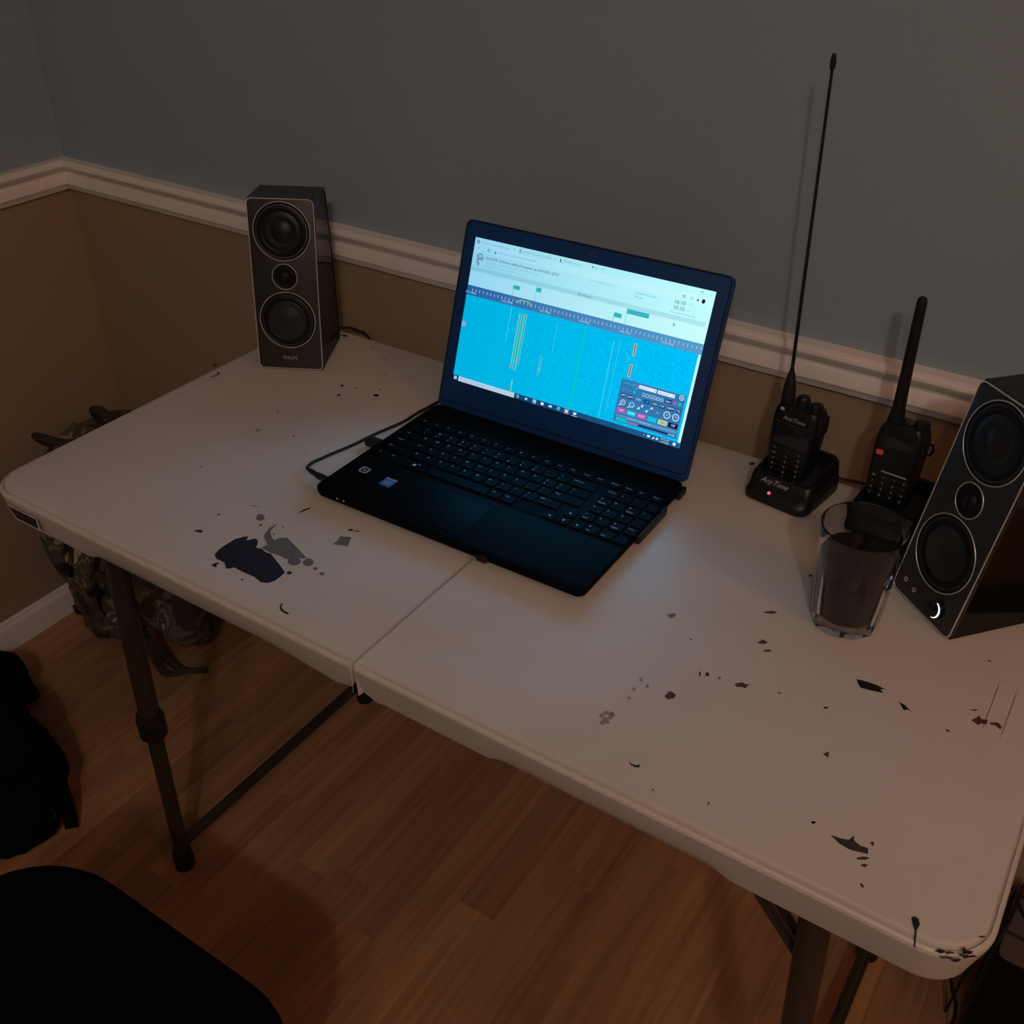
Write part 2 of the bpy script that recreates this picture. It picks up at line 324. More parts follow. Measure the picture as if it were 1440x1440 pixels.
# paint stains, lying on the top as a thin skin of dried paint
ST = [('navy',[3599,541,3567,640,3567,780,3574,890,3628,980,3662,1013,3703,941,3729,975,3751,1026,3819,1017,3864,959,3902,897,3969,924,4056,896,4126,908,4221,869,4359,809,4504,741,4516,668,4518,573,4482,495,4400,463,4279,494,4147,488,3957,493,3935,446,3891,433,3809,495,3739,499,3683,495]),('grey',[3788,1158,3745,1276,3768,1390,3796,1236,3885,1169,3970,1118,3990,1195,4062,1243,4233,1186,4414,1116,4515,1080,4500,1047,4403,1016,4344,933,4231,943,4110,924,3984,934,3949,946,3971,1020,3891,1065,3817,1116]),('grey',[4511,993,4528,960,4524,924,4500,896,4461,882,4419,887,4384,910,4367,943,4370,979,4395,1008,4434,1021,4476,1016]),('grey',[4643,1058,4661,1026,4661,995,4643,971,4613,962,4577,970,4545,993,4527,1024,4526,1056,4544,1080,4576,1089,4612,1081]),('grey',[4761,997,4767,984,4766,971,4757,961,4744,957,4729,959,4717,967,4710,979,4712,992,4720,1002,4734,1007,4749,1005]),('grey',[4891,968,4897,956,4895,943,4887,933,4873,928,4858,930,4846,939,4840,951,4842,964,4850,974,4864,978,4878,976]),('navy',[4574,778,4581,766,4579,753,4570,742,4555,737,4540,739,4527,747,4521,759,4523,772,4532,782,4546,787,4562,786]),('grey',[3543,1403,3565,1372,3563,1348,3548,1329,3519,1321,3486,1324,3461,1348,3443,1376,3435,1403,3449,1429,3481,1437,3513,1427]),('grey',[4596,1445,4590,1529,4564,1612,4684,1670,4713,1611,4764,1511,4695,1486]),('black',[4851,322,4867,324,4897,269,4967,241,5035,242,5039,221,4986,216,4922,232,4884,260]),('black',[3051,731,3057,771,3104,802,3146,787,3140,753,3092,751]),('grey',[3052,1153,3054,1142,3058,1134,3050,1128,3040,1123,3032,1126,3021,1132,3016,1141,3015,1151,3022,1155,3030,1160,3040,1158]),('black',[4213,393,4216,388,4214,382,4209,377,4202,374,4194,374,4189,377,4186,382,4188,388,4193,393,4200,396,4208,396]),('black',[3718,384,3725,422,3743,461,3760,456,3762,413,3787,397,3776,373,3746,379]),('black',[3816,1706,3817,1788,3862,1871,3872,1855,3847,1795,3830,1734]),('black',[4604,1798,4609,1788,4602,1781,4592,1765,4573,1761,4560,1757,4553,1764,4548,1772,4556,1783,4565,1796,4579,1802,4595,1802]),('grey',[4681,1820,4679,1812,4677,1805,4661,1792,4649,1784,4627,1776,4629,1785,4624,1790,4632,1798,4645,1811,4662,1818,4676,1823]),('grey',[3631,1274,3642,1266,3636,1259,3634,1247,3624,1243,3608,1248,3601,1254,3597,1264,3596,1269,3599,1282,3611,1286,3625,1281]),('grey',[3880,1383,3884,1377,3884,1370,3880,1365,3874,1363,3866,1365,3859,1370,3855,1376,3855,1383,3859,1388,3865,1390,3873,1388]),('black',[3889,1222,3892,1216,3892,1211,3889,1207,3883,1205,3877,1206,3871,1210,3868,1215,3868,1221,3872,1225,3877,1226,3883,1225]),('grey',[3206,1498,3256,1523,3312,1530,3265,1514]),('black',[10407,2585,10498,2604,10602,2611,10690,2597,10643,2576,10683,2542,10643,2525,10545,2501,10473,2490,10438,2533]),('black',[10848,2501,10904,2489,10984,2434,10940,2444,10920,2412,10887,2448]),('black',[9023,406,9062,384,9101,393,9130,420,9140,389,9102,368,9056,372]),('black',[11310,2380,11330,2388,11355,2377,11338,2356]),('dark',[10817,611,10897,623,10962,647,10982,713,11003,663,11059,642,11120,652,11140,597,11068,574,10997,556,10903,568]),('black',[11171,281,11184,286,11207,267,11198,251]),('black',[10668,668,10668,660,10664,652,10657,645,10649,642,10641,643,10637,648,10637,655,10641,664,10648,670,10656,674,10663,673]),('brown',[10460,1447,10496,1510,10516,1427,10489,1448]),('brown',[9386,2550,9404,2630,9468,2621,9451,2570]),('brown',[9551,2519,9544,2507,9532,2495,9515,2476,9491,2465,9485,2464,9483,2474,9473,2476,9486,2486,9503,2507,9524,2518,9546,2522]),('brown',[9015,1394,9015,1359,9011,1343,8988,1328,8984,1305,8943,1312,8926,1335,8935,1368,8931,1403,8948,1411,8971,1414,8997,1408]),('black',[10305,2049,10304,2041,10299,2032,10290,2024,10279,2019,10271,2019,10266,2023,10266,2031,10272,2040,10281,2048,10292,2053,10300,2053]),('black',[9091,1804,9095,1785,9099,1773,9095,1769,9092,1765,9084,1775,9075,1793,9068,1810,9063,1828,9070,1825,9071,1834,9081,1821]),('black',[9164,1847,9166,1833,9166,1813,9153,1816,9144,1812,9135,1809,9130,1824,9126,1839,9129,1846,9132,1863,9145,1860,9153,1857]),('grey',[9280,1861,9282,1851,9280,1842,9275,1836,9268,1834,9260,1837,9255,1844,9253,1853,9255,1862,9261,1868,9268,1870,9275,1868]),('brown',[9544,1911,9546,1882,9530,1851,9507,1860,9481,1843,9452,1831,9443,1844,9427,1853,9462,1900,9482,1919,9514,1910,9558,1934]),('brown',[9372,3128,9356,3108,9349,3094,9325,3075,9295,3061,9271,3047,9258,3053,9255,3063,9279,3082,9310,3114,9338,3128,9350,3128]),('grey',[9853,1988,9854,1981,9851,1974,9845,1968,9838,1965,9832,1967,9828,1972,9827,1979,9830,1986,9836,1992,9843,1994,9849,1993]),('brown',[11441,2766,11508,2820,11489,2778]),('brown',[11489,2634,11528,2707,11531,2743,11562,2702,11619,2720,11622,2656,11575,2644,11557,2603]),('brown',[11641,2697,11706,2740,11750,2703,11742,2660,11689,2691,11651,2675]),('smudge',[8563,782,8558,767,8565,759,8556,740,8538,741,8530,750,8520,754,8519,766,8521,773,8532,783,8547,786,8557,796]),('smudge',[8578,825,8584,819,8581,805,8573,799,8568,786,8551,798,8538,799,8534,806,8543,819,8552,837,8563,848,8579,844]),('smudge',[8629,849,8623,836,8622,826,8618,808,8609,804,8591,810,8574,813,8585,834,8582,841,8592,855,8607,856,8622,855]),('smudge',[8605,748,8621,745,8610,728,8606,711,8592,712,8572,707,8571,725,8564,736,8573,746,8581,754,8589,769,8611,764]),('smudge',[8648,790,8648,776,8651,769,8637,762,8626,755,8610,752,8604,761,8608,777,8607,787,8614,804,8632,805,8644,802]),('smudge',[8648,838,8660,837,8652,825,8643,810,8633,801,8614,804,8616,817,8616,829,8609,839,8617,857,8634,850,8641,845]),('smudge',[8618,700,8618,688,8621,668,8605,664,8591,660,8585,660,8579,674,8566,677,8576,689,8582,706,8593,713,8602,704]),('smudge',[8645,727,8659,720,8652,702,8638,699,8628,689,8623,698,8615,707,8599,708,8611,720,8613,744,8626,745,8644,739]),('smudge',[8648,1257,8657,1247,8653,1233,8642,1228,8635,1219,8629,1233,8619,1238,8611,1243,8616,1266,8627,1257,8625,1273,8637,1263]),('smudge',[8643,1408,8658,1402,8655,1386,8645,1385,8640,1382,8632,1384,8623,1395,8613,1398,8617,1415,8621,1432,8640,1423,8638,1417]),('smudge',[8671,1122,8673,1116,8665,1102,8668,1084,8655,1095,8648,1095,8639,1101,8636,1117,8643,1120,8641,1135,8649,1136,8661,1126]),('smudge',[8740,1369,8739,1356,8741,1349,8736,1337,8730,1330,8710,1341,8705,1346,8715,1360,8711,1370,8714,1382,8719,1388,8732,1375]),('black',[11457,3599,11457,3593,11453,3586,11447,3581,11440,3578,11434,3578,11432,3582,11432,3587,11436,3594,11442,3600,11449,3603,11455,3602]),('black',[9364,227,9366,222,9365,217,9362,214,9358,213,9354,215,9351,219,9350,224,9350,229,9353,232,9357,233,9361,231]),('grey',[9834,364,9836,356,9836,348,9832,343,9827,342,9821,345,9816,352,9814,361,9815,369,9818,374,9824,374,9829,371]),('black',[8798,2229,8799,2224,8798,2219,8794,2215,8790,2213,8785,2215,8782,2218,8781,2223,8783,2229,8786,2232,8791,2234,8795,2232]),('grey',[8484,2479,8489,2472,8478,2447,8473,2424,8445,2417,8430,2428,8412,2431,8410,2452,8426,2468,8443,2486,8458,2505,8481,2500]),('black',[11601,200,11621,223,11651,218,11674,171,11667,116,11682,26,11698,-45,11684,-48,11666,38,11650,105,11626,145]),('black',[11896,48,11894,40,11881,18,11868,10,11858,3,11848,11,11827,3,11840,20,11843,34,11859,48,11874,49,11888,52]),('black',[11962,77,11952,64,11948,60,11924,41,11910,28,11905,30,11901,37,11884,30,11902,45,11919,62,11932,66,11945,75]),('black',[11959,26,11955,16,11926,-4,11914,-12,11896,-25,11885,-27,11879,-27,11872,-24,11887,-11,11909,4,11926,15,11944,23]),('black',[12010,38,12009,34,11994,11,11981,0,11960,-9,11947,-9,11946,-4,11935,-5,11952,8,11975,26,11995,43,12016,52]),('black',[12021,137,12029,121,12024,107,12020,101,12012,104,12009,109,12000,123,11997,135,12003,148,12007,159,12013,161,12018,152]),('black',[12063,147,12061,140,12063,133,12047,122,12029,115,12021,110,12026,124,12020,126,12021,132,12040,153,12051,151,12076,164]),('black',[12113,142,12102,130,12088,119,12081,111,12062,96,12048,95,12041,95,12059,114,12067,123,12076,134,12086,135,12096,135]),('black',[12052,98,12055,89,12046,83,12036,68,12025,61,12012,66,12016,74,12010,82,12021,94,12030,96,12034,110,12053,111]),('black',[12027,98,12013,83,12012,80,12003,73,11991,69,11990,68,11988,73,11981,72,11992,81,11998,95,12006,90,12019,97]),('dark',[11160,558,11147,543,11137,528,11118,519,11093,501,11081,498,11075,502,11073,511,11091,522,11109,546,11134,558,11150,561]),('dark',[11176,488,11162,473,11163,456,11152,455,11144,453,11131,452,11127,456,11121,461,11130,470,11143,483,11151,485,11167,489]),('brown',[11151,727,11150,717,11148,704,11143,697,11136,703,11130,707,11125,710,11121,715,11123,733,11131,738,11139,741,11144,732]),('brown',[12123,343,12120,338,12108,327,12100,321,12090,316,12079,312,12076,312,12080,317,12088,325,12097,334,12105,336,12117,342]),('black',[10665,668,10665,661,10662,654,10657,649,10650,646,10644,647,10640,651,10640,658,10643,665,10649,671,10655,673,10661,672]),('black',[2063,4564,2071,4548,2069,4539,2062,4523,2049,4519,2030,4523,2019,4534,2011,4548,2011,4562,2018,4574,2034,4577,2053,4573]),('black',[2218,4306,2225,4294,2222,4283,2215,4274,2202,4269,2189,4271,2177,4279,2173,4292,2174,4302,2181,4312,2192,4318,2210,4315]),('black',[2693,4614,2700,4598,2699,4578,2686,4561,2660,4556,2645,4560,2622,4567,2615,4584,2621,4602,2639,4619,2657,4627,2683,4628]),('grey',[2597,4770,2603,4757,2605,4746,2602,4739,2592,4740,2583,4743,2574,4754,2565,4765,2564,4775,2569,4780,2575,4784,2585,4778]),('grey',[1998,5611,2006,5599,2008,5590,2004,5585,1997,5583,1988,5588,1978,5598,1971,5607,1971,5617,1974,5622,1981,5623,1990,5621]),('grey',[2060,5532,2065,5523,2067,5515,2066,5509,2058,5511,2053,5513,2044,5521,2040,5530,2037,5537,2039,5542,2044,5543,2053,5539]),('grey',[2293,4621,2296,4614,2294,4604,2286,4596,2275,4594,2266,4594,2259,4599,2255,4606,2258,4613,2266,4620,2276,4625,2284,4625]),('grey',[1597,5826,1600,5819,1601,5810,1593,5804,1584,5800,1576,5802,1568,5807,1564,5815,1565,5825,1572,5830,1581,5834,1590,5831]),('grey',[1860,5318,1861,5312,1860,5306,1855,5301,1848,5299,1841,5298,1835,5302,1832,5307,1835,5313,1839,5320,1846,5323,1853,5322]),('grey',[2367,5201,2369,5193,2369,5187,2364,5180,2359,5177,2348,5180,2341,5183,2341,5191,2340,5198,2344,5206,2352,5208,2359,5205]),('dark',[832,5884,923,5962,992,5882]),('dark',[720,5771,786,5864,807,5846,795,5767]),('black',[152,3846,194,3857,242,3834,261,3780,234,3651,214,3665,235,3762,220,3819]),('black',[-20,3998,-11,3993,-17,3981,-19,3969,-31,3962,-53,3962,-57,3973,-69,3980,-62,3988,-60,4008,-38,4008,-22,4008]),('smudge',[1991,2916,1993,2894,1989,2885,1979,2871,1967,2857,1941,2861,1926,2872,1919,2888,1915,2905,1936,2914,1957,2923,1976,2923]),('smudge',[2495,3069,2498,3056,2495,3046,2491,3035,2482,3031,2464,3032,2456,3043,2449,3053,2447,3066,2456,3073,2465,3081,2479,3074]),('smudge',[2888,2828,2896,2824,2892,2817,2885,2813,2881,2807,2870,2809,2863,2812,2862,2819,2861,2828,2867,2832,2873,2836,2883,2832]),('smudge',[2037,1796,2042,1788,2046,1774,2045,1767,2032,1771,2020,1772,2014,1781,2008,1789,2003,1795,2000,1808,2005,1812,2024,1805]),('smudge',[1829,3447,1850,3424,1844,3415,1836,3411,1842,3392,1812,3413,1795,3425,1783,3450,1784,3453,1773,3477,1799,3464,1804,3463]),('dark',[8007,5865,8009,5843,8004,5822,7985,5811,7972,5800,7950,5803,7944,5823,7940,5842,7945,5864,7960,5872,7978,5878,7997,5882]),('black',[9464,3958,9466,3952,9460,3940,9452,3933,9440,3928,9430,3928,9431,3936,9429,3946,9431,3955,9442,3959,9452,3966,9461,3964])]
SM = {'navy': mat('dried_navy_paint', C(34, 36, 58), .5, vary=(60, C(30, 31, 50), .4, .6)), 'grey': mat('dried_grey_paint', C(112, 108, 108), .5), 'black': mat('dried_black_paint', C(32, 26, 26), .5),
      'dark': mat('dried_dark_green_paint', C(62, 56, 50), .5), 'brown': mat('dried_brown_paint', C(84, 58, 48), .6), 'smudge': mat('scuff_grey', C(150, 142, 138), .6)}
SL = {'navy': 'dried navy blue paint', 'grey': 'dried grey paint', 'black': 'dried black paint', 'dark': 'dried dark green paint', 'brown': 'dried brown paint', 'smudge': 'grey scuff mark'}
for k, q in ST:
    P = [(q[i] * 1e-4, q[i + 1] * 1e-4) for i in range(0, len(q), 2)]
    A = sum(P[i][0] * P[(i + 1) % len(P)][1] - P[(i + 1) % len(P)][0] * P[i][1] for i in range(len(P)))
    if A < 0: P = P[::-1]
    cy = sum(c[1] for c in P) / len(P); cx = sum(c[0] for c in P) / len(P)
    par = pl if cx < .61 else pr
    if cy < .012:      # paint that runs over the rounded lip of the edge
        b = B(); b.poly(P, None, 0, mt=SM[k])
        TBL = [(.0115, 0), (.0090, -.0004), (.0074, -.0014), (.0062, -.0030), (.0044, -.0030), (.0028, -.0032), (.0012, -.0046), (.0002, -.0075)]
        def drape(v):
            x_, y_, _ = v; c_ = cam.location; q = Vector((x_, y_, TZ)); d_ = q - c_; t = 1.0
            while t < 1.06:       # slide along the sight line until the surface of the edge is met
                p_ = c_ + d_ * t
                zs = TZ
                for (a0, z0), (a1, z1) in zip(TBL[:-1], TBL[1:]):
                    if a1 <= p_.y <= a0: zs = TZ + z0 + (z1 - z0) * (a0 - p_.y) / (a0 - a1)
                if p_.y < .0002: zs = TZ - .0075 - (.0002 - p_.y) * 50
                if p_.z <= zs or (p_.y >= .0008 + (TZ - .013 - p_.z) * .25 and p_.z < TZ - .008): break
                t += .0004
            return tuple(p_ - d_.normalized() * .0016)
        b.v = [drape(v) for v in b.v]
    else:
        b = B(); b.poly(P, TZ - .0002, TZ + .0004, mt=SM[k])
    b.build('paint_stain', None, par, smooth=None, label=SL[k])
# hinge bracket under the seam
b = B(); b.rbox(.07, .03, TZ - .052, TZ - .030, .004, .002, cx=.645, cy=.035); b.rbox(.03, .50, TZ - .045, TZ - .030, .003, .002, cx=.61, cy=.305)
b.build('fold_bracket', M_blackp, tab)
def leg_frame(s):
    """s=-1 left, +1 right: two telescopic legs, floor bar, top bar, fold brace"""
    fx = lambda a: a if s < 0 else L - a
    for y in (.07, .54):
        b = B(); b.tube([(fx(.138), y, TZ - .03), (fx(.1155), y, .345)], .0150, 14)
        lg = b.build('leg', M_leg, tab)
        b = B(); b.lathe([(.0165, -.028), (.0205, -.022), (.0210, .012), (.0175, .022)], 16, M=T(fx(.1155), y, .345)); b.build('collar', M_blackp, lg)
        b = B(); b.tube([(fx(.1158), y, .35), (fx(.104), y, .03)], .0120, 12); b.build('lower_tube', M_leg, lg)
        b = B(); b.lathe([(.0135, 0), (.0165, .003), (.0165, .03), (.0145, .042)], 14, M=T(fx(.1035), y, 0)); b.build('foot_cap', M_blackr, lg)
    b = B(); b.tube([(fx(.1045), .075, .055), (fx(.1045), .535, .055)], .0095, 10); b.build('floor_bar', M_leg, tab)
    b = B(); b.tube([(fx(.137), .075, TZ - .06), (fx(.137), .535, TZ - .06)], .0110, 10); b.build('top_bar', M_leg, tab)
    for y in (.085, .10, .51):
        b = B(); b.tube([(fx(.300), y + .01, TZ - .028), (fx(.128), y - .005 if y < .3 else y + .01, .555)], .0052, 8)
        b.build('fold_brace', M_leg, tab)
leg_frame(-1); leg_frame(1)

# ---------------------------------------------------------------- laptop
LA = .0079
lap = thing('laptop', 'open black laptop showing a blue radio waterfall page, in the middle of the table', 'laptop', (.5642, .4663, TZ + .0006), LA)
LW, LD, LT = .3818, .2597, .0172
b = B(); b.rbox(LW, LD, .0035, LT, .012, .0018, cy=-LD / 2, n=5, botbev=.0075)
b.rbox(LW - .05, .03, .0035, LT - .002, .01, .0016, cy=.002, n=4)
base = b.build('base', M_lap, lap)
b = B()
for fx in (-.15, .15):
    for fy in (-.24, -.02): b.rbox(.03, .012, 0, .0045, .004, .001, cx=fx, cy=fy)
b.build('rubber_foot', M_blackr, base)
b = B(); b.rbox(.006, .075, .0035, .0145, .002, .001, cx=LW / 2 + .0006, cy=-.095); b.rbox(.006, .02, .0035, .013, .002, .001, cx=LW / 2 + .0005, cy=-.012)
b.build('drive_door', M_blackp, base)
b = B(); b.rbox(.014, .006, .006, LT - .003, .002, .001, cx=.061, cy=-LD - .0005); b.build('front_catch', M_blackr, base)
b = B(); b.rbox(.360, .118, LT - .0006, LT + .0003, .006, .0002, cx=.004, cy=-.1065); kb = b.build('keyboard_bed', M_key, base)
b = B(); b.rbox(.105, .070, LT - .0004, LT + .0004, .004, .0002, cx=-.030, cy=-.213); b.build('touchpad', M_lap, base)
b = B()
for lx in (-.152, -.1415): b.box(lx - .0009, lx + .0009, -LD - .0003, -LD + .001, .012, .0145)
b.build('status_light', M_white, base)
# stickers
b = B(); b.rbox(.014, .014, LT - .0001, LT + .0003, .001, .0001, cx=-.1613, cy=-.1955)
st = b.build('palm_rest_sticker', M_blackp, base, label='black square sticker with silver frame')
b = B(); b.tube([(x, y, LT + .0003) for x, y in rrect(.011, .011, .002, 2, -.1613, -.1955)], .0006, 5, closed=True); b.box(-.1628, -.1598, -.1968, -.1942, LT, LT + .0005); b.build('sticker_mark', M_leg_txt, base)
b = B(); b.rbox(.0165, .0185, LT - .0001, LT + .0004, .001, .0001, cx=-.1185, cy=-.2020); b.build('processor_sticker', mat('sticker_blue', C(62, 100, 178), .35), base, label='small blue processor sticker')
b = B(); b.box(-.1268, -.1102, -.1965, -.1935, LT + .0004, LT + .0006); b.build('sticker_band', mat('sticker_silver', C(140, 150, 160), .4), base)
b = B(); b.tube([(-.1185 + .0055 * math.cos(t * .35), -.2035 + .0032 * math.sin(t * .35), LT + .0005) for t in range(17)], .0003, 4); b.text('intel', .0042, M=T(-.1185, -.2035, LT + .0006)); b.text('inside', .0026, M=T(-.1185, -.2068, LT + .0006)); b.build('sticker_print', M_white, base)
# keys
PX = .0190
def key(cx, cy, w=1.0, h=.0158, leg='', sub='', size=.0042):
    ww = w * PX - .0028; b = B()
    R = lambda k, z: [(cx + sx * (ww / 2 - k), cy + sy * (h / 2 - k), z) for sx, sy in ((-1, -1), (1, -1), (1, 1), (-1, 1))]
    b.loft([R(0, LT), R(.0002, LT + .0014), R(.0007, LT + .0019)], cap0=False)
    k = b.build('key', M_key, lap, smooth=None)
    if leg:
        t = B(); two = sub and len(leg) == 1
        t.text(leg, size, M=T(cx - ww / 2 + .0018, cy + (h / 2 - .0042 if not two else h / 2 - .0040), LT + .00195), align='LEFT')
        if sub: t.text(sub, size * .9 if two else size * .8, M=T(cx - ww / 2 + .0018, cy - h / 2 + .0040, LT + .00195), align='LEFT')
        t.build('key_legend', M_leg_txt, k, smooth=None)
rowY = [-.0570, -.0765, -.0955, -.1145, -.1335, -.1535]
XL = -.1765
fn = ['Esc', 'F1', 'F2', 'F3', 'F4', 'F5', 'F6', 'F7', 'F8', 'F9', 'F10', 'F11', 'F12', 'Insert', 'PrtSc', 'Delete', 'Home', 'End', 'PgUp']
for i, s_ in enumerate(fn): key(XL + PX * .5 + i * .01925, rowY[0] + .001, 1, .0125, s_, size=.0036)
def row(y, items, x=XL):
    for it in items:
        lg, w = it[0], it[1]; sb = it[2] if len(it) > 2 else ''
        key(x + w * PX / 2, y, w, .0158, lg, sb, .0045 if len(lg) == 1 else .0033); x += w * PX
row(rowY[1], [('~', 1, '`')] + [(a, 1, c) for a, c in zip('!@#$%^&*()_+', '1234567890-=')] + [('Backspace', 2.0)])
row(rowY[2], [('Tab', 1.5)] + [(a, 1) for a in 'QWERTYUIOP'] + [('{', 1, '['), ('}', 1, ']'), ('|', 1.5, '\\')])
row(rowY[3], [('CapsLk', 1.75)] + [(a, 1) for a in 'ASDFGHJKL'] + [(':', 1, ';'), ('"', 1, "'"), ('Enter', 2.25)])
row(rowY[4], [('Shift', 2.25)] + [(a, 1) for a in 'ZXCVBNM'] + [('<', 1, ','), ('>', 1, '.'), ('?', 1, '/'), ('Shift', 1.75)])
row(rowY[5], [('Fn', 1.0), ('Ctrl', 1.25), ('', 1.0), ('Alt', 1.0), ('', 5.0), ('Alt', 1.0), ('Ctrl', 1.0)])
# window mark on the third key of the bottom row
b = B()
for dx in (-.0011, .0011):
    for dy in (-.0011, .0011): b.box(-.1145 + dx - .0009, -.1145 + dx + .0009, rowY[5] + dy - .0009, rowY[5] + dy + .0009, LT + .0018, LT + .0021)
b.build('window_mark', M_white, base, smooth=None)
def arrow(cx, cy, a):
    key(cx, cy, .95, .0135); t = B(); t.poly([(-.0014, -.0014), (.0016, 0), (-.0014, .0014)], LT + .0018, LT + .0021, M=T(cx, cy, 0) @ RZ(a)); t.build('arrow_mark', M_white, base, smooth=None)
arrow(.0874, -.1565, math.pi); arrow(.1063, -.1565, -math.pi / 2); arrow(.1252, -.1565, 0); arrow(.1063, -.1395, math.pi / 2)
NX = .1272 - PX / 2
row(rowY[1], [('NumLk', 1), ('/', 1), ('*', 1), ('-', .9)], NX + .0005)
row(rowY[2], [('7', 1, 'Home'), ('8', 1), ('9', 1, 'PgUp'), ('+', .9)], NX + .0005)
row(rowY[3], [('4', 1), ('5', 1), ('6', 1), ('', .9)], NX + .0005)
row(rowY[4], [('1', 1, 'End'), ('2', 1), ('3', 1, 'PgDn'), ('Enter', .9)], NX + .0005)
key(.1440, -.1540, 1, .0158, '0', 'Ins', .0042); key(.1635, -.1540, 1, .0158, '.', 'Del', .0042); key(.1819, -.1540, .9, .0158)
# lid
TI = .3264
ML = T(0, 0, .0164) @ RX(-TI)       # local: x right, y out of the back, z up the lid
MP = ML @ RX(math.pi / 2)           # local: x right, y up the lid, z towards the viewer
b = B()
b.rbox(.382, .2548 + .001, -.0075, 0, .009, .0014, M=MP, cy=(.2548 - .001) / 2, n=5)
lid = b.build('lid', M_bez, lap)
b = B(); b.tube([(-.155, .005, .012), (.155, .005, .012)], .0070, 12); b.build('hinge_bar', M_blackp, lap)
b = B(); b.tube([(x, y, 0) for x, y in rrect(.376, .2450, .008, 4, 0, .1310)], .0009, 6, M=MP, closed=True, flat=.8); b.build('bezel_rim', M_blackr, lid)
b = B(); b.lathe([(.0030, 0), (.0030, .0003), (.0018, .0004), (.0018, .0001)], 14, M=MP @ T(0, .2440, 0)); b.build('webcam', mat('lens_grey', C(70, 82, 100), .2), lid)
# display: emissive panel, all screen content is flat print in the display plane (u from left in mm, v from top in mm)
DW, DH, DB = .344, .194, .0396
def emis(name, c, k=1.0, c2=None):
    m = bpy.data.materials.new(name); m.use_nodes = True; nt = m.node_tree; nt.nodes.clear()
    o = nt.nodes.new('ShaderNodeOutputMaterial'); e = nt.nodes.new('ShaderNodeEmission'); e.inputs[0].default_value = c; e.inputs[1].default_value = k
    nt.links.new(e.outputs[0], o.inputs[0])
    if c2:
        t = nt.nodes.new('ShaderNodeTexCoord'); s_ = nt.nodes.new('ShaderNodeSeparateXYZ'); r = nt.nodes.new('ShaderNodeMapRange'); mx = nt.nodes.new('ShaderNodeMix'); mx.data_type = 'RGBA'
        nt.links.new(t.outputs['Object'], s_.inputs[0]); nt.links.new(s_.outputs[0], r.inputs[0]); r.inputs['From Min'].default_value = -.17; r.inputs['From Max'].default_value = .17
        nt.links.new(r.outputs[0], mx.inputs['Factor']); mx.inputs['A'].default_value = c; mx.inputs['B'].default_value = c2; nt.links.new(mx.outputs['Result'], e.inputs[0])
    return m
E_white = emis('screen_white', C(150, 212, 240), 1, C(202, 255, 255))
E_head = emis('screen_header', C(142, 206, 234), 1, C(192, 255, 255))
E_band = emis('screen_band', C(128, 196, 222), 1, C(176, 232, 238))
E_scale = emis('screen_scale', C(40, 96, 160), 1, C(88, 156, 205))
E_dark = emis('screen_dark_text', C(48, 84, 104))
E_mid = emis('screen_mid_text', C(108, 160, 184))
E_soft = emis('screen_soft_text', C(126, 178, 202), 1, C(150, 215, 220))
E_teal = emis('screen_teal', C(50, 186, 190)); E_tick = emis('screen_tick', C(170, 220, 248)); E_yel = emis('screen_yellow', C(150, 196, 130))
E_green = emis('screen_green', C(0, 198, 196)); E_gsoft = emis('screen_soft_green', C(0, 186, 222)); E_gmid = emis('screen_mid_green', C(0, 196, 218)); E_thin = emis('screen_line', C(96, 214, 236)); E_red = emis('screen_red', C(160, 92, 96))
E_panel = emis('screen_panel', C(52, 118, 176)); E_btn = emis('screen_button', C(18, 62, 120)); E_pink = emis('screen_pink', C(196, 82, 176)); E_cyan = emis('screen_cyan', C(0, 200, 232))
E_task = emis('screen_taskbar', C(8, 50, 96), 1, C(30, 92, 140)); E_box = emis('screen_search_box', C(176, 208, 230)); E_ltxt = emis('screen_light_text', C(214, 240, 252)); E_navy = emis('screen_navy', C(8, 22, 70)); E_cream = emis('screen_cream', C(196, 206, 158)); E_violet = emis('screen_violet', C(106, 92, 190)); E_rose = emis('screen_rose', C(128, 128, 150))
# waterfall: noisy blue
wf = bpy.data.materials.new('waterfall'); wf.use_nodes = True; nt = wf.node_tree; nt.nodes.clear()
o_ = nt.nodes.new('ShaderNodeOutputMaterial'); e_ = nt.nodes.new('ShaderNodeEmission'); nt.links.new(e_.outputs[0], o_.inputs[0])
t_ = nt.nodes.new('ShaderNodeTexCoord'); n_ = nt.nodes.new('ShaderNodeTexNoise'); n_.inputs['Scale'].default_value = 420; n_.inputs['Detail'].default_value = 2
nt.links.new(t_.outputs['Object'], n_.inputs['Vector'])
s_ = nt.nodes.new('ShaderNodeSeparateXYZ'); nt.links.new(t_.outputs['Object'], s_.inputs[0])
g_ = nt.nodes.new('ShaderNodeMapRange'); g_.inputs['From Min'].default_value = -.17; g_.inputs['From Max'].default_value = .17
nt.links.new(s_.outputs[0], g_.inputs[0])
r1 = nt.nodes.new('ShaderNodeValToRGB'); r1.color_ramp.elements[0].position = .25; r1.color_ramp.elements[1].position = .75
r1.color_ramp.elements[0].color = C(0, 170, 220); r1.color_ramp.elements[1].color = C(0, 184, 226)
r2 = nt.nodes.new('ShaderNodeValToRGB'); r2.color_ramp.elements[0].position = .3; r2.color_ramp.elements[1].position = .72
r2.color_ramp.elements[0].color = C(0, 176, 240); r2.color_ramp.elements[1].color = C(0, 206, 255)
nt.links.new(n_.outputs[0], r1.inputs[0]); nt.links.new(n_.outputs[0], r2.inputs[0])
mx_ = nt.nodes.new('ShaderNodeMix'); mx_.data_type = 'RGBA'; nt.links.new(g_.outputs[0], mx_.inputs['Factor']); nt.links.new(r1.outputs[0], mx_.inputs['A']); nt.links.new(r2.outputs[0], mx_.inputs['B'])
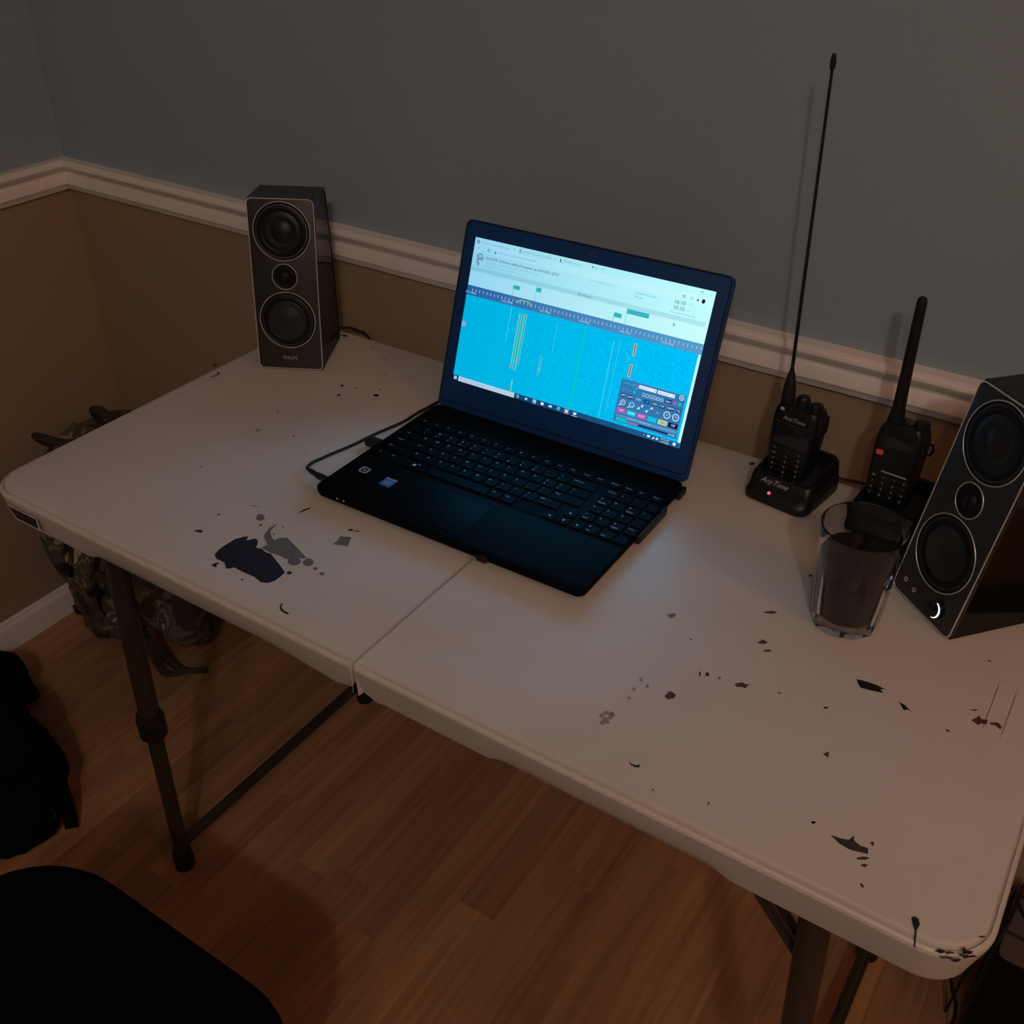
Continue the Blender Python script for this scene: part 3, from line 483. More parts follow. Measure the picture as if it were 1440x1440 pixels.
nt.links.new(mx_.outputs['Result'], e_.inputs[0])
class D(B):
    def pt(self, u, v): return (u * .001 - DW / 2, DB + DH - v * .001)
    def rect(self, u0, v0, u1, v1, mt, z=0):
        a = self.pt(u0, v1); c = self.pt(u1, v0); h = .0004 + z * .00006
        return self.add([(a[0], a[1], h), (c[0], a[1], h), (c[0], c[1], h), (a[0], c[1], h)], [[0, 1, 2, 3]], MP, mt)
    def pg(self, pts, mt, z=3): return self.poly([self.pt(*q) for q in pts], None, .0004 + z * .00006, MP, mt)
    def line(self, pts, w, mt, z=4, closed=False):
        if closed: pts = list(pts) + [pts[0]]
        for (u0, v0), (u1, v1) in zip(pts[:-1], pts[1:]):
            dx, dy = u1 - u0, v1 - v0; l = math.hypot(dx, dy) or 1; nx, ny = -dy / l * w / 2, dx / l * w / 2; h = .0004 + z * .00006
            self.add([(*self.pt(a, c), h) for a, c in ((u0 + nx, v0 + ny), (u0 - nx, v0 - ny), (u1 - nx, v1 - ny), (u1 + nx, v1 + ny))][::1], [[0, 1, 2, 3]], MP, mt)
        return self
    def circ(self, u, v, r, w, mt, z=4, n=14): return self.line([(u + r * math.cos(i * 2 * math.pi / n), v + r * math.sin(i * 2 * math.pi / n)) for i in range(n)], w, mt, z, True)
    def disc(self, u, v, r, mt, z=4, n=12, ry=None):
        return self.pg([(u + r * math.cos(-i * 2 * math.pi / n), v + (ry or r) * math.sin(-i * 2 * math.pi / n)) for i in range(n)], mt, z)
    def t(self, s, u, v, size, mt, z=5, align='LEFT'):
        x, y = self.pt(u, v); return self.text(s, size * .001, MP @ T(x, y, .0004 + z * .00006), mt, align)
d = D(); x0_, y0_ = d.pt(0, 194); x1_, y1_ = d.pt(344, 0)
d.add([(x0_, y0_, .0003), (x1_, y0_, .0003), (x1_, y1_, .0003), (x0_, y1_, .0003)], [[0, 1, 2, 3]], MP, E_white)
disp = d.build('display', None, lap, smooth=None)
# browser frame and page head
d = D(); d.rect(0, 0, 344, 9, E_head, 1); d.rect(2, 1.2, 68, 9, E_white, 2); d.rect(0, 18, 344, 38, E_head, 1); d.rect(0, 37.6, 340, 43.2, E_band, 2)
d.t('Crowdsourced KiwiSDR map', 9.5, 5.2, 3.7, E_mid); d.rect(3.6, 3.0, 7.2, 7.2, E_dark, 4); d.rect(4.5, 4.0, 6.3, 6.2, E_head, 5); d.t('x', 61, 4.8, 4, E_dark)
d.rect(70.4, 3, 71.6, 7.5, E_dark, 4); d.t('KiwiSDR: Wideband 0.5-30MHz', 75, 5, 3.4, E_mid); d.t('x', 123, 4.8, 4, E_dark)
d.rect(131.2, 3, 132.6, 7.5, E_dark, 4); d.t('KiwiSDR  settings', 136, 5, 3.4, E_mid)
d.pg([(177.4, 3), (180, 3), (178.7, 6)], E_dark, 5); d.disc(183.7, 4.7, 1.1, E_mid, 5); d.t('+', 191.6, 4.6, 5, E_dark)
d.t('<', 6.5, 13, 4.5, E_dark); d.circ(23.7, 13.3, 1.7, .7, E_dark); d.pg([(32.8, 15.6), (36, 15.6), (34.4, 12.2)], E_dark, 5)
d.t('Not secure  |  ka7oei.example.net:8073', 39, 13.4, 3.6, E_mid)
d.circ(306, 13.4, 1.5, 1.0, E_mid); d.circ(315.9, 13.4, 1.8, .5, E_mid, n=4); d.pg([(322, 15), (325.6, 15.2), (324.4, 12)], E_dark, 5); d.disc(331.2, 14, 2.3, E_navy, 5, ry=2.8)
d.line([(324.5, 3.4), (328, 3.4)], .5, E_mid); d.circ(327.3, 4.2, 1.1, .5, E_mid, n=4); d.t('x', 337, 4.2, 4, E_mid); d.t('-', 318, 4, 4, E_mid)
d.circ(12, 23.6, 3.4, 1.0, E_dark); d.pg([(6.5, 22), (8.6, 21), (9.8, 27), (13.2, 34), (10.5, 36.5), (7.2, 32)], E_mid, 5); d.circ(15.8, 26, 2.0, .6, E_dark); d.circ(10.8, 25.6, 1.8, .6, E_dark)
d.t("KiwiSDR: Software-defined receiver at KA7OEI's QTH", 21.5, 23.6, 5.0, E_dark); d.t('Salt Lake City, Utah  |  Grid DN31, ASL 1300 m, [map]', 21.5, 28.8, 3.7, E_soft); d.t('2 of 4 channels in use, 0.5-30 MHz antenna', 18, 33.8, 3.7, E_soft)
d.t('www.kiwisdr.example.net', 178, 20.4, 3.6, E_soft); d.t('Available to anyone', 243, 22.2, 3.6, E_mid); d.t('Hz max', 243, 27.0, 3.6, E_mid)
d.t('16:10', 295, 21.6, 6.6, E_dark); d.t('UTC', 313, 21.2, 3.6, E_soft); d.t('10:10', 295, 28.6, 6.6, E_dark); d.t('CST', 313, 28.6, 3.6, E_soft); d.t('America, local receiver time', 292, 34.2, 2.9, E_mid)
d.t('-', 135, 37.2, 4, E_mid); d.t('20m Amateur', 165, 40.6, 3.7, E_dark)
d.build('page_head', None, disp, smooth=None)
# station labels over the scale
d = D()
for u0, v0, u1, v1, s in ((70, 48.8, 80.5, 54.2, 'WWV'), (104.5, 44.6, 112.5, 50.6, 'CB'), (220, 51.6, 231, 57.2, 'FAX'), (236.5, 43.4, 267, 49.4, 'HF Aero ATC')):
    d = D(); d.rect(u0, v0, u1, v1, E_teal, 4); d.t(s, (u0 + u1) / 2, (v0 + v1) / 2, 3.8, E_scale, 6, 'CENTER'); d.line([(u0 + .4, v1), (u0 + .4, 65)], .45, E_mid)
    d.build('station_label', None, disp, smooth=None)
d = D(); d.pg([(299.8, 46), (303.4, 49.6), (301.6, 49.8), (300.6, 51.6)][::-1], E_mid, 5)
d.build('mouse_pointer', None, disp, smooth=None)
d = D(); d.rect(0, 63.0, 344, 76, E_scale, 2)
for i in range(0, 59):
    u = 8.5 + i * 5.85
    if u < 342: d.line([(u, 67.0), (u, 70.6)], .75, E_tick)
for i in range(6): d.t('14.%d MHz' % (i + 1), 6.5 + i * 58.4, 72.6, 4.3, E_tick, 6, 'CENTER')
d.line([(80, 70.4), (82, 68.0), (83, 66.0), (99, 66.0), (100, 68.0), (101.5, 70.4)], 1.1, E_yel, 6)
d.build('frequency_scale', None, disp, smooth=None)
d = D(); d.rect(0, 76, 344, 187, wf, 1)
for u, v0, v1, w in ((87, 82, 157, 1.2), (90.5, 82, 157, .8), (94.6, 81, 158, 1.3), (98, 82, 150, .6), (93.6, 171, 187, 1.5)): d.line([(u, v0), (u + .4, v1)], w, E_yel, 4)
d.rect(85.5, 84, 100, 150, E_gsoft, 2); d.line([(73.6, 77), (73.2, 95), (73, 126)], .6, E_thin)
d.line([(129.4, 128), (129.6, 155)], .5, E_yel); d.line([(132, 132), (132, 152)], .4, E_yel); d.line([(130.6, 150), (130.8, 154)], .7, E_red)
d.rect(181.5, 78, 189, 187, E_gsoft, 2); d.rect(183.6, 78, 187, 187, E_gmid, 2.4); d.line([(227.8, 86), (228.6, 187)], .7, E_thin); d.line([(145, 80), (145, 120)], .35, E_thin); d.line([(236.5, 82), (237, 175)], .35, E_thin)
for v0, v1 in ((82.5, 98), (108.8, 125)): d.rect(256, v0, 259.4, v1, E_cream, 3); d.rect(256.8, v0 + .9, 258.6, v1 - .9, E_red, 4)
for u, v in ((250.5, 101), (252.2, 104.5), (254, 102), (251, 107)): d.disc(u, v, .8, E_thin, 4)
d.disc(3.6, 115.5, 3.0, E_violet, 4); d.circ(3.6, 115.5, 3.0, .6, E_ltxt, 5); d.pg([(3, 114), (3, 117), (5, 115.5)], E_ltxt, 6)
d.rect(340.6, 76, 344, 187, E_white, 5)
d.build('waterfall_view', None, disp, smooth=None)
# receiver control panel
d = D(); U = lambda u: u
d.rect(249, 128.6, 337.4, 183.6, E_panel, 5); d.line([(249, 128.6), (337.4, 128.6)], .5, E_scale, 6)
d.t('14074.00', 251.6, 133.4, 4.6, E_cyan, 8); d.circ(271.8, 132.2, 1.4, .6, E_pink, 8); d.disc(271.6, 136.2, 1.4, E_cyan, 8)
for u0, u1, s in ((274.4, 298.6, 'extension'), (300.4, 323.6, 'select band')): d.rect(u0, 130.9, u1, 135.4, E_ltxt, 7); d.t(s, u0 + 1.5, 133.2, 3.0, E_mid, 8); d.pg([(u1 - 2.8, 132.6), (u1 - 1.2, 132.6), (u1 - 2, 134)], E_dark, 8)
d.circ(332.6, 132.4, 2.9, .8, E_ltxt, 8); d.pg([(331.8, 131), (331.8, 134), (334.2, 132.5)], E_ltxt, 8)
d.t('0.0 ms 12', 252.4, 141.4, 3.4, E_cyan, 8); d.disc(270, 141.6, 1.9, E_green, 8)
for i in range(6): d.circ(282.8 + i * 5.0, 141.6, 2.1, .45, E_ltxt, 8); d.t('-+'[i > 3], 282.8 + i * 5.0, 141.6, 2.6, E_ltxt, 8, 'CENTER')
d.rect(311.8, 138.6, 321.4, 143.8, E_btn, 7); d.t('Spec', 316.6, 141.2, 3.7, E_ltxt, 8, 'CENTER'); d.disc(325.4, 141, 2.3, E_pink, 8); d.disc(332, 140.8, 2.3, E_green, 8)
for u, s, w, c in ((255.6, 'AM', 6.5, E_ltxt), (265.8, 'SAM', 8.6, E_ltxt), (277.4, 'DSB', 8, E_tick), (288.8, 'LSB', 8.2, E_cyan), (299.6, 'USB', 8.2, E_ltxt), (309.8, 'CW', 8, E_ltxt), (321.6, 'NBFM', 11, E_ltxt), (332.6, 'IQ', 6, E_ltxt)):
    if s != 'DSB': d.rect(u - w / 2, 146.4, u + w / 2, 151.6, E_btn, 7)
    d.t(s, u, 149, 3.8, c, 8, 'CENTER')
for u, s in ((257.4, '+'), (270.0, '-')): d.circ(u, 158.0, 3.1, .8, E_ltxt, 8); d.line([(u - 2.2, 160.2), (u - 5, 163)], 1.1, E_ltxt, 8); d.t(s, u, 158, 5, E_ltxt, 8, 'CENTER')
def arr(u0, v0, u1, v1):
    d.line([(u0, v0), (u1, v1)], .9, E_ltxt, 8); a = math.atan2(v1 - v0, u1 - u0)
    for s in (-2.5, 2.5): d.line([(u1, v1), (u1 + 2.4 * math.cos(a + s), v1 + 2.4 * math.sin(a + s))], .9, E_ltxt, 8)
arr(278.0, 161.5, 281.2, 158.6); arr(286.0, 154.0, 283, 157); arr(293.4, 158.6, 290.2, 161.6); arr(295.4, 157.2, 298.4, 154.2)
d.t('+-', 306.2, 158.6, 4.2, E_ltxt, 8, 'CENTER')
for u, s in ((318.8, '<'), (330.6, '>')): d.circ(u, 158, 4.1, 1.0, E_ltxt, 8, 18); d.t(s, u, 158, 5.6, E_ltxt, 8, 'CENTER')
for u, s, m_, tm in ((257.8, 'WF', E_pink, E_ltxt), (272, 'Audio', E_cyan, E_ltxt), (286.4, 'AGC', E_pink, E_ltxt), (300.9, 'User', E_cyan, E_scale), (315.3, 'Stat', E_cream, E_dark), (329.6, 'Off', E_navy, E_ltxt)):
    d.rect(u - 6.2, 165.6, u + 6.2, 171.8, m_, 7); d.t(s, u, 168.6, 4.0, tm, 8, 'CENTER')
d.rect(251.5, 174.0, 336, 177.6, E_scale, 7); d.t('S1 3 5 7 9  +10 +20 +30', 268, 176.2, 3.2, E_tick, 8); d.rect(253, 178.2, 267.5, 182.6, E_green, 7)
d.rect(268.5, 179.6, 284, 182.4, E_rose, 7); d.rect(284, 179.7, 325, 181.4, E_navy, 7); d.t('-92 dBm', 325.6, 180.6, 2.8, E_ltxt, 8)
d.build('control_panel', None, disp, smooth=None)
# task bar
d = D(); d.rect(0, 187, 344, 194, E_task, 3); d.rect(9.4, 187.2, 101, 193.9, E_box, 5); d.circ(14, 190.4, 1.4, .5, E_mid, 7); d.t('Type here to search', 20, 190.7, 4.0, E_mid, 7)
for du in (-1.2, 1.2):
    for dv in (-1.2, 1.2): d.disc(4.4 + du, 190.5 + dv, 1.3, E_ltxt, 7, 4)
d.circ(106.6, 190.4, 1.6, .6, E_ltxt, 7); d.rect(118, 189.0, 121.6, 191.8, E_tick, 7); d.rect(129.8, 187.2, 136, 193.9, E_scale, 5); d.disc(132.8, 190.4, 2.2, E_ltxt, 7); d.pg([(131.5, 189), (134, 190.4), (132, 192.6)], E_scale, 8)
d.rect(142.8, 188.6, 147.2, 192, E_ltxt, 7); d.rect(155, 189, 160, 191.8, E_tick, 7); d.disc(170, 190.3, 2.4, E_thin, 7); d.disc(170.4, 190.7, 1.2, E_task, 8)
d.rect(178.6, 187.2, 185.6, 194, E_rose, 5); d.rect(180.6, 188.8, 183.8, 192, E_ltxt, 7); d.pg([(192, 188.8), (197.4, 188.8), (196, 192), (193, 192)], E_ltxt, 7); d.line([(190.5, 193.6), (199, 193.6)], .5, E_ltxt, 7)
d.t('^', 293.8, 190.8, 4.2, E_tick, 7); d.rect(299.4, 188.8, 303.4, 191.4, E_ltxt, 7); d.pg([(305.8, 192), (309, 192), (309, 188.6)], E_ltxt, 7); d.rect(311.4, 188.8, 314.8, 191.8, E_tick, 7)
d.t('10:10 AM', 323.4, 188.9, 3.1, E_ltxt, 7, 'CENTER'); d.t('11/7/2020', 323.4, 192.3, 3.1, E_ltxt, 7, 'CENTER'); d.rect(334.8, 188.6, 338.6, 191.8, E_ltxt, 7); d.pg([(336, 191.8), (337.6, 191.8), (337.4, 193.4)], E_ltxt, 7)
d.build('task_bar', None, disp, smooth=None)

# receiver plugged into the left side, and the cable
b = B(); b.rbox(.026, .017, .0055, .0135, .003, .0015, cx=-.2020, cy=-.1250); b.rbox(.010, .012, .0062, .0128, .001, .0005, cx=-.1925, cy=-.1250)
b.v = [tuple(T(.5642, .4663, TZ) @ RZ(LA) @ Vector(v)) for v in b.v]
tag(b.build('usb_dongle', M_blackp), 'stubby black plug in the left side of the laptop', 'plug')
def smooth_path(P, k=6):
    P = [Vector(q) for q in P]; o = []
    for i in range(len(P) - 1):
        a, b_, c, d_ = P[max(i - 1, 0)], P[i], P[i + 1], P[min(i + 2, len(P) - 1)]
        for j in range(k):
            t = j / k; o.append(.5 * ((2 * b_) + (c - a) * t + (2 * a - 5 * b_ + 4 * c - d_) * t * t + (3 * b_ - a - 3 * c + d_) * t ** 3))
    o.append(P[-1]); return o
cab = thing('laptop_cable', 'thin black cable looping from a plug along the left side of the laptop', 'cable', (.33, .26, TZ))
cl = lambda x, y, z: (x - .33, y - .26, z)
b = B(); b.tube(smooth_path([cl(.3445, .2395, .0085), cl(.330, .2440, .0075), cl(.3235, .2520, .005), cl(.3200, .2640, .0035), cl(.3215, .2780, .0025), cl(.3250, .2950, .0025), cl(.3335, .3290, .0025), cl(.3395, .3680, .0025), cl(.3500, .4150, .0025), cl(.3525, .4600, .0025), cl(.368, .5300, .0025), cl(.44, .5950, .0025)]), .0021, 8)
b.build('cord', M_blackr, cab)
b = B(); b.tube([cl(.3745, .2350, .0095), cl(.3540, .2368, .0095), cl(.3530, .2369, .0092), cl(.3435, .2398, .0085), cl(.3375, .2418, .008)], lambda t: .0046 if t < .5 else .0034, 10); b.build('plug', M_blackp, cab)

# ---------------------------------------------------------------- speakers
SWd, SH, LN = .0981, .2526, .1654
def speaker(loc, rz, label, active):
    sp = thing('desktop_speaker', label, 'speaker', loc, rz)
    fwd = T(0, 0, .0015) @ RX(-LN) @ RX(math.pi / 2)     # face frame: x right, y up the face, z out towards the listener
    w = SWd - .003
    prof = [(.003, .0015), (.112, .0015), (.118, .006), (.1215, .06), (.1215, .13), (.118, .200), (.1130, .238), (.1060, .2475), (.0440, .2490)]
    def ring(X, k):
        cy = .078; cz = .125
        return [(X, cy + (y - cy) * (1 - k), cz + (z - cz) * (1 - k * .6)) for y, z in prof]
    b = B(); b.loft([ring(-w / 2 + .001, .05), ring(-w / 2, .02), ring(-w / 2 - .0004, 0), ring(w / 2 + .0004, 0), ring(w / 2, .02), ring(w / 2 - .001, .05)])
    b.build('cabinet', M_gloss, sp, smooth=25)
    b = B(); b.rbox(SWd, SH - .002, -.005, .0012, .0075, .0010, M=fwd, cy=(SH - .002) / 2 + .0005, n=5)
    face = b.build('front_panel', M_face, sp)
    b = B(); b.tube([(x, y, .0010) for x, y in rrect(SWd - .0008, SH - .0030, .0075, 6, 0, (SH - .002) / 2 + .0005)], .00075, 6, M=fwd, closed=True); b.build('chrome_trim', M_chrome, sp, label='thin chrome edge line')
    for nm, s, r, kind in (('upper_driver', .2051, .0418, 0), ('tweeter', .1400, .0185, 1), ('lower_driver', .0755, .0418, 2)):
        F = fwd @ T(0, s, .0012)
        b = B()
        if kind != 1: prof_ = [(r, .0002), (r - .001, .0010), (r - .0022, .0006), (r - .004, -.0004), (r - .006, .0002)]
        else: prof_ = [(r, .0002), (r - .001, .0010), (r - .0022, .0006), (r - .004, .0002)]
        b.lathe(prof_, 48, M=F, closed=True, mt=M_surr); dr = b.build(nm, None, sp)
        b = B(); b.tube([((r) * math.cos(a * math.pi / 30), r * math.sin(a * math.pi / 30), .0006) for a in range(60)], .00065, 6, M=F, closed=True); b.build('chrome_ring', M_chrome, dr)
        if kind == 1:
            b = B(); b.lathe([(.0155, .0002), (.012, .0006), (.0095, .0003), (.009, .0012), (.0060, .0036), (.0025, .0048), (.0004, .005)], 28, M=F); b.build('dome', M_surr, dr)
            b = B(); b.rbox(.0028, .012, .0050, .0058, .001, .0003, M=F); b.build('phase_plug', M_cap, dr)
        else:
            b = B(); b.lathe([(r - .0055, .0002), (r - .0085, .0018), (r - .0115, .0012), (r - .0135, .0004)], 48, M=F, closed=True); b.build('rubber_surround', M_surr, dr)
            if kind == 0:
                b = B(); b.lathe([(r - .0132, .0004), (r - .018, .0016), (r - .0195, .0020), (r - .0245, .0004), (r - .026, .0002), (r - .0275, .0014), (.004, .0040), (.0004, .0042)], 48, M=F); b.build('cone', M_cone, dr)
            else:
                b = B(); b.lathe([(r - .0132, .0004), (r - .0145, .0010), (r - .0165, .0007), (.020, .0016), (.010, .0042), (.0004, .0052)], 48, M=F); b.build('cone', M_cap, dr)
    if not active:
        b = B(); b.text('PHILIPS', .0068, M=fwd @ T(0, .0175, .00135)); b.build('brand_lettering', M_logo, sp, smooth=None)
    else:
        F = fwd @ T(.0215, .0205, .0012)
        b = B(); b.lathe([(.0100, .0), (.0100, .0050), (.0092, .0062), (.0004, .0064)], 28, M=F); kn = b.build('volume_knob', M_gloss, sp)
        e = emis('knob_light', C(214, 236, 255), 1.3)
        b = B(); pts_o = []; pts_i = []
        for i in range(15):
            a = math.radians(-80 + 160 * i / 14); k = .0016 * math.cos(math.radians(-80 + 160 * i / 14)); pts_o.append((.0094 * math.cos(a), .0094 * math.sin(a))); pts_i.append(((.0094 - k - .0002) * math.cos(a), (.0094 - k - .0002) * math.sin(a)))
        b.poly(pts_o + pts_i[::-1], .0060, .0067, M=F); b.build('light_crescent', e, kn, smooth=None, label='glowing white crescent')
        for (jx, jy) in ((-.0335, .0190), (-.0175, .0160)):
            b = B(); b.lathe([(.0026, 0), (.0026, .0008), (.0016, .0009), (.0014, -.0006)], 16, M=fwd @ T(jx, jy, .0012), closed=True); b.build('jack_socket', M_chrome, sp)
            b = B(); b.lathe([(.0015, .0001), (.0015, .0003)], 12, M=fwd @ T(jx, jy, .0012)); b.build('jack_hole', M_surr, sp)
    return sp
speaker((.1054, .4527, TZ), .4874, 'grey faced three-circle speaker with lettering, at the left end of the table near the corner', False)
speaker((1.0642, .3967, TZ), -.6964, 'dark three-circle speaker with glowing volume knob, at the right beside the glass', True)
b = B(); b.tube(smooth_path([(.045, .585, TZ + .006), (.058, .597, TZ + .004), (.0696, .6052, TZ + .003), (.0830, .6160, TZ + .0025), (.1030, .6141, TZ + .0025), (.1130, .6180, TZ - .002), (.118, .622, TZ - .03), (.12, .6225, TZ - .2), (.12, .621, .2), (.12, .61, .012)]), .0019, 8)
tag(b.build('speaker_wire', M_blackr), 'thin black wire behind the left speaker dropping over the back edge', 'cable')

# ---------------------------------------------------------------- radios in charging cradles
M_red = emis('charge_light', C(255, 60, 110), 2.6)
def cradle(loc, rz, label, w, d, logo):
    t = thing('charging_cradle', label, 'charger', loc, rz)
    b = B()
    def R(sx, y0, y1, z0, z1, r):   # ring whose front can be lower than its back
        o = []
        for x, y in rrect(sx, y1 - y0, r, 4, 0, (y0 + y1) / 2):
            k = (y - y0) / (y1 - y0); o.append((x, y, z0 + (z1 - z0) * k))
        return o
    # local: x right, y towards the wall, front edge at y=0
    b.loft([R(w - .006, .003, d - .003, 0, 0, .012), R(w, 0, d, .003, .003, .014), R(w, 0, d, .010, .016, .014), R(w - .004, .003, d - .001, .014, .028, .013), R(w - .010, .010, d - .003, .020, .036, .012), R(w - .016, .016, d - .006, .023, .039, .010)], cap1=True)
    body = b.build('cradle_body', M_radio, t)
    # socket collar around the radio
    b = B()
    def ring2(kx, ky, z0, z1): return R(w * kx, d * .5 - d * ky / 2, d * .5 + d * ky / 2 + .004, z0, z1, .008)
    b.loft([ring2(.97, .80, .016, .024), ring2(.93, .74, .030, .046), ring2(.88, .66, .034, .051), ring2(.82, .56, .0335, .050), ring2(.82, .56, .024, .030)], cap0=False, cap1=False)
    b.build('socket_collar', M_radio, body)
    F = T(0, .011, .0195) @ RX(math.radians(22))
    if logo:
        b = B(); b.text(logo, .0098, M=T(-.006, .0100, .0292) @ RX(math.radians(42)), font_shear=.35); b.build('brand_lettering', M_logo, t, smooth=None)
        b = B(); b.lathe([(.0019, 0), (.0016, .0012), (.0004, .0016)], 12, M=T(-.0085, .0045, .0165) @ RX(math.radians(25))); b.build('charge_light', M_red, t, label='small glowing red light')
    return t
CA = -math.radians(8.3)
ca = cradle((.8575, .4985, TZ), CA, 'black charging cradle with glowing red light, holding the long-antenna radio', .086, .098, 'AnyTone')
cbk = cradle((.9830, .5000, TZ), -.10, 'dark charging cradle behind the glass, holding the short-antenna radio', .084, .098, None)
def radio_a():
    t = thing('handheld_radio', 'black handheld radio with very long thin whip antenna, standing in the left cradle', 'radio', (.8540, .5330, TZ + .024), CA)
    M = RX(-math.radians(4))
    w, d, h = .0585, .036, .0935
    def ring(sx, sy, z, r, cy=0): return [(x, y, z) for x, y in rrect(sx, sy, r, 4, 0, d / 2 + cy)]
    b = B(); b.loft([ring(w * .86, d * .8, 0, .006), ring(w * .90, d * .9, .004, .007), ring(w * .93, d, .03, .007), ring(w, d, .058, .008), ring(w, d, h - .014, .008), ring(w * .95, d * .98, h - .006, .008), ring(w * .86, d * .88, h, .008)], M=M)
    b.build('body', M_radio, t)
    P = M @ RX(math.pi / 2)     # x right, y up, z to the front (front plane z=0)
    b = B(); b.rbox(.047, .0300, -.001, .0008, .003, .0004, M=P, cy=.0595); sc = b.build('screen', M_lcd, t, label='dark blank radio display')
    b = B(); b.text('AnyTone', .0078, M=P @ T(0, .0800, .0006), font_shear=.35); b.build('brand_lettering', M_logo, t, smooth=None)
    b = B(); b.lathe([(.0032, 0), (.0030, .0012), (.0018, .0016)], 14, M=P @ T(-.018, .0885, -.002)); b.build('side_mark', M_logo, t)
    legs = [['<', '-', '>'], ['M', 'v', 'C'], ['1', '2', '3'], ['4', '5', '6'], ['7', '8', '9'], ['*', '0', '#']]
    for r in range(6):
        for c in range(3):
            cx, cy = -.0165 + c * .0165, .0385 - r * .0073
            b = B(); b.rbox(.0135, .0054, -.0005, .0012, .0015, .0004, M=P, cx=cx, cy=cy, n=1); k = b.build('keypad_key', M_blackp, t, smooth=None)
            b = B(); b.text(legs[r][c], .0050, M=P @ T(cx, cy, .0013)); b.build('key_legend', M_white, k, smooth=None)
    for kx, ky, kr, kh in ((-.0005, .014, .0078, .0145), (.0185, .012, .0075, .0115)):
        b = B(); n = 20
        rings = []
        for rr, z in ((kr, 0), (kr, kh * .7), (kr * .9, kh * .92), (kr * .7, kh)):
            rings.append([((rr * (1 + (.05 if i % 2 else -.03))) * math.cos(2 * math.pi * i / n), (rr * (1 + (.05 if i % 2 else -.03))) * math.sin(2 * math.pi * i / n), z) for i in range(n)])
        b.loft(rings, M=M @ T(kx, ky + .003, h - .001)); b.build('control_knob', M_blackp, t)
    b = B(); b.rbox(.006, .022, -.010, .012, .002, .001, M=M @ T(w / 2, d / 2, h - .018)); b.build('side_cover', M_blackr, t)
    b = B()
    tipv = Vector((-.0300, .012, .352 + .135))
    A0 = M @ Vector((-.0195, .016, h - .002))
    def ap(tt): return A0.lerp(Vector((-.0305, .0125, .4845)), tt) + Vector((.004 * math.sin(tt * math.pi) * 0, 0, 0))
    N = 28; fr = [0, .03, .06, .10, .108] + [.12 + .84 * i / N for i in range(N + 1)] + [.965, .985, 1.0]
    rad = [.0085, .0083, .0072, .0044, .0030] + [.0022 - .0006 * i / N for i in range(N + 1)] + [.0030, .0031, .0018]
    pts = [ap(f_) for f_ in fr]; nn = 10
    ring_ = [[tuple(p_ + Vector((r_ * math.cos(2 * math.pi * k / nn), r_ * math.sin(2 * math.pi * k / nn), 0))) for k in range(nn)] for p_, r_ in zip(pts, rad)]
    b.loft(ring_); b.build('antenna', M_blackr, t)
    return t
radio_a()
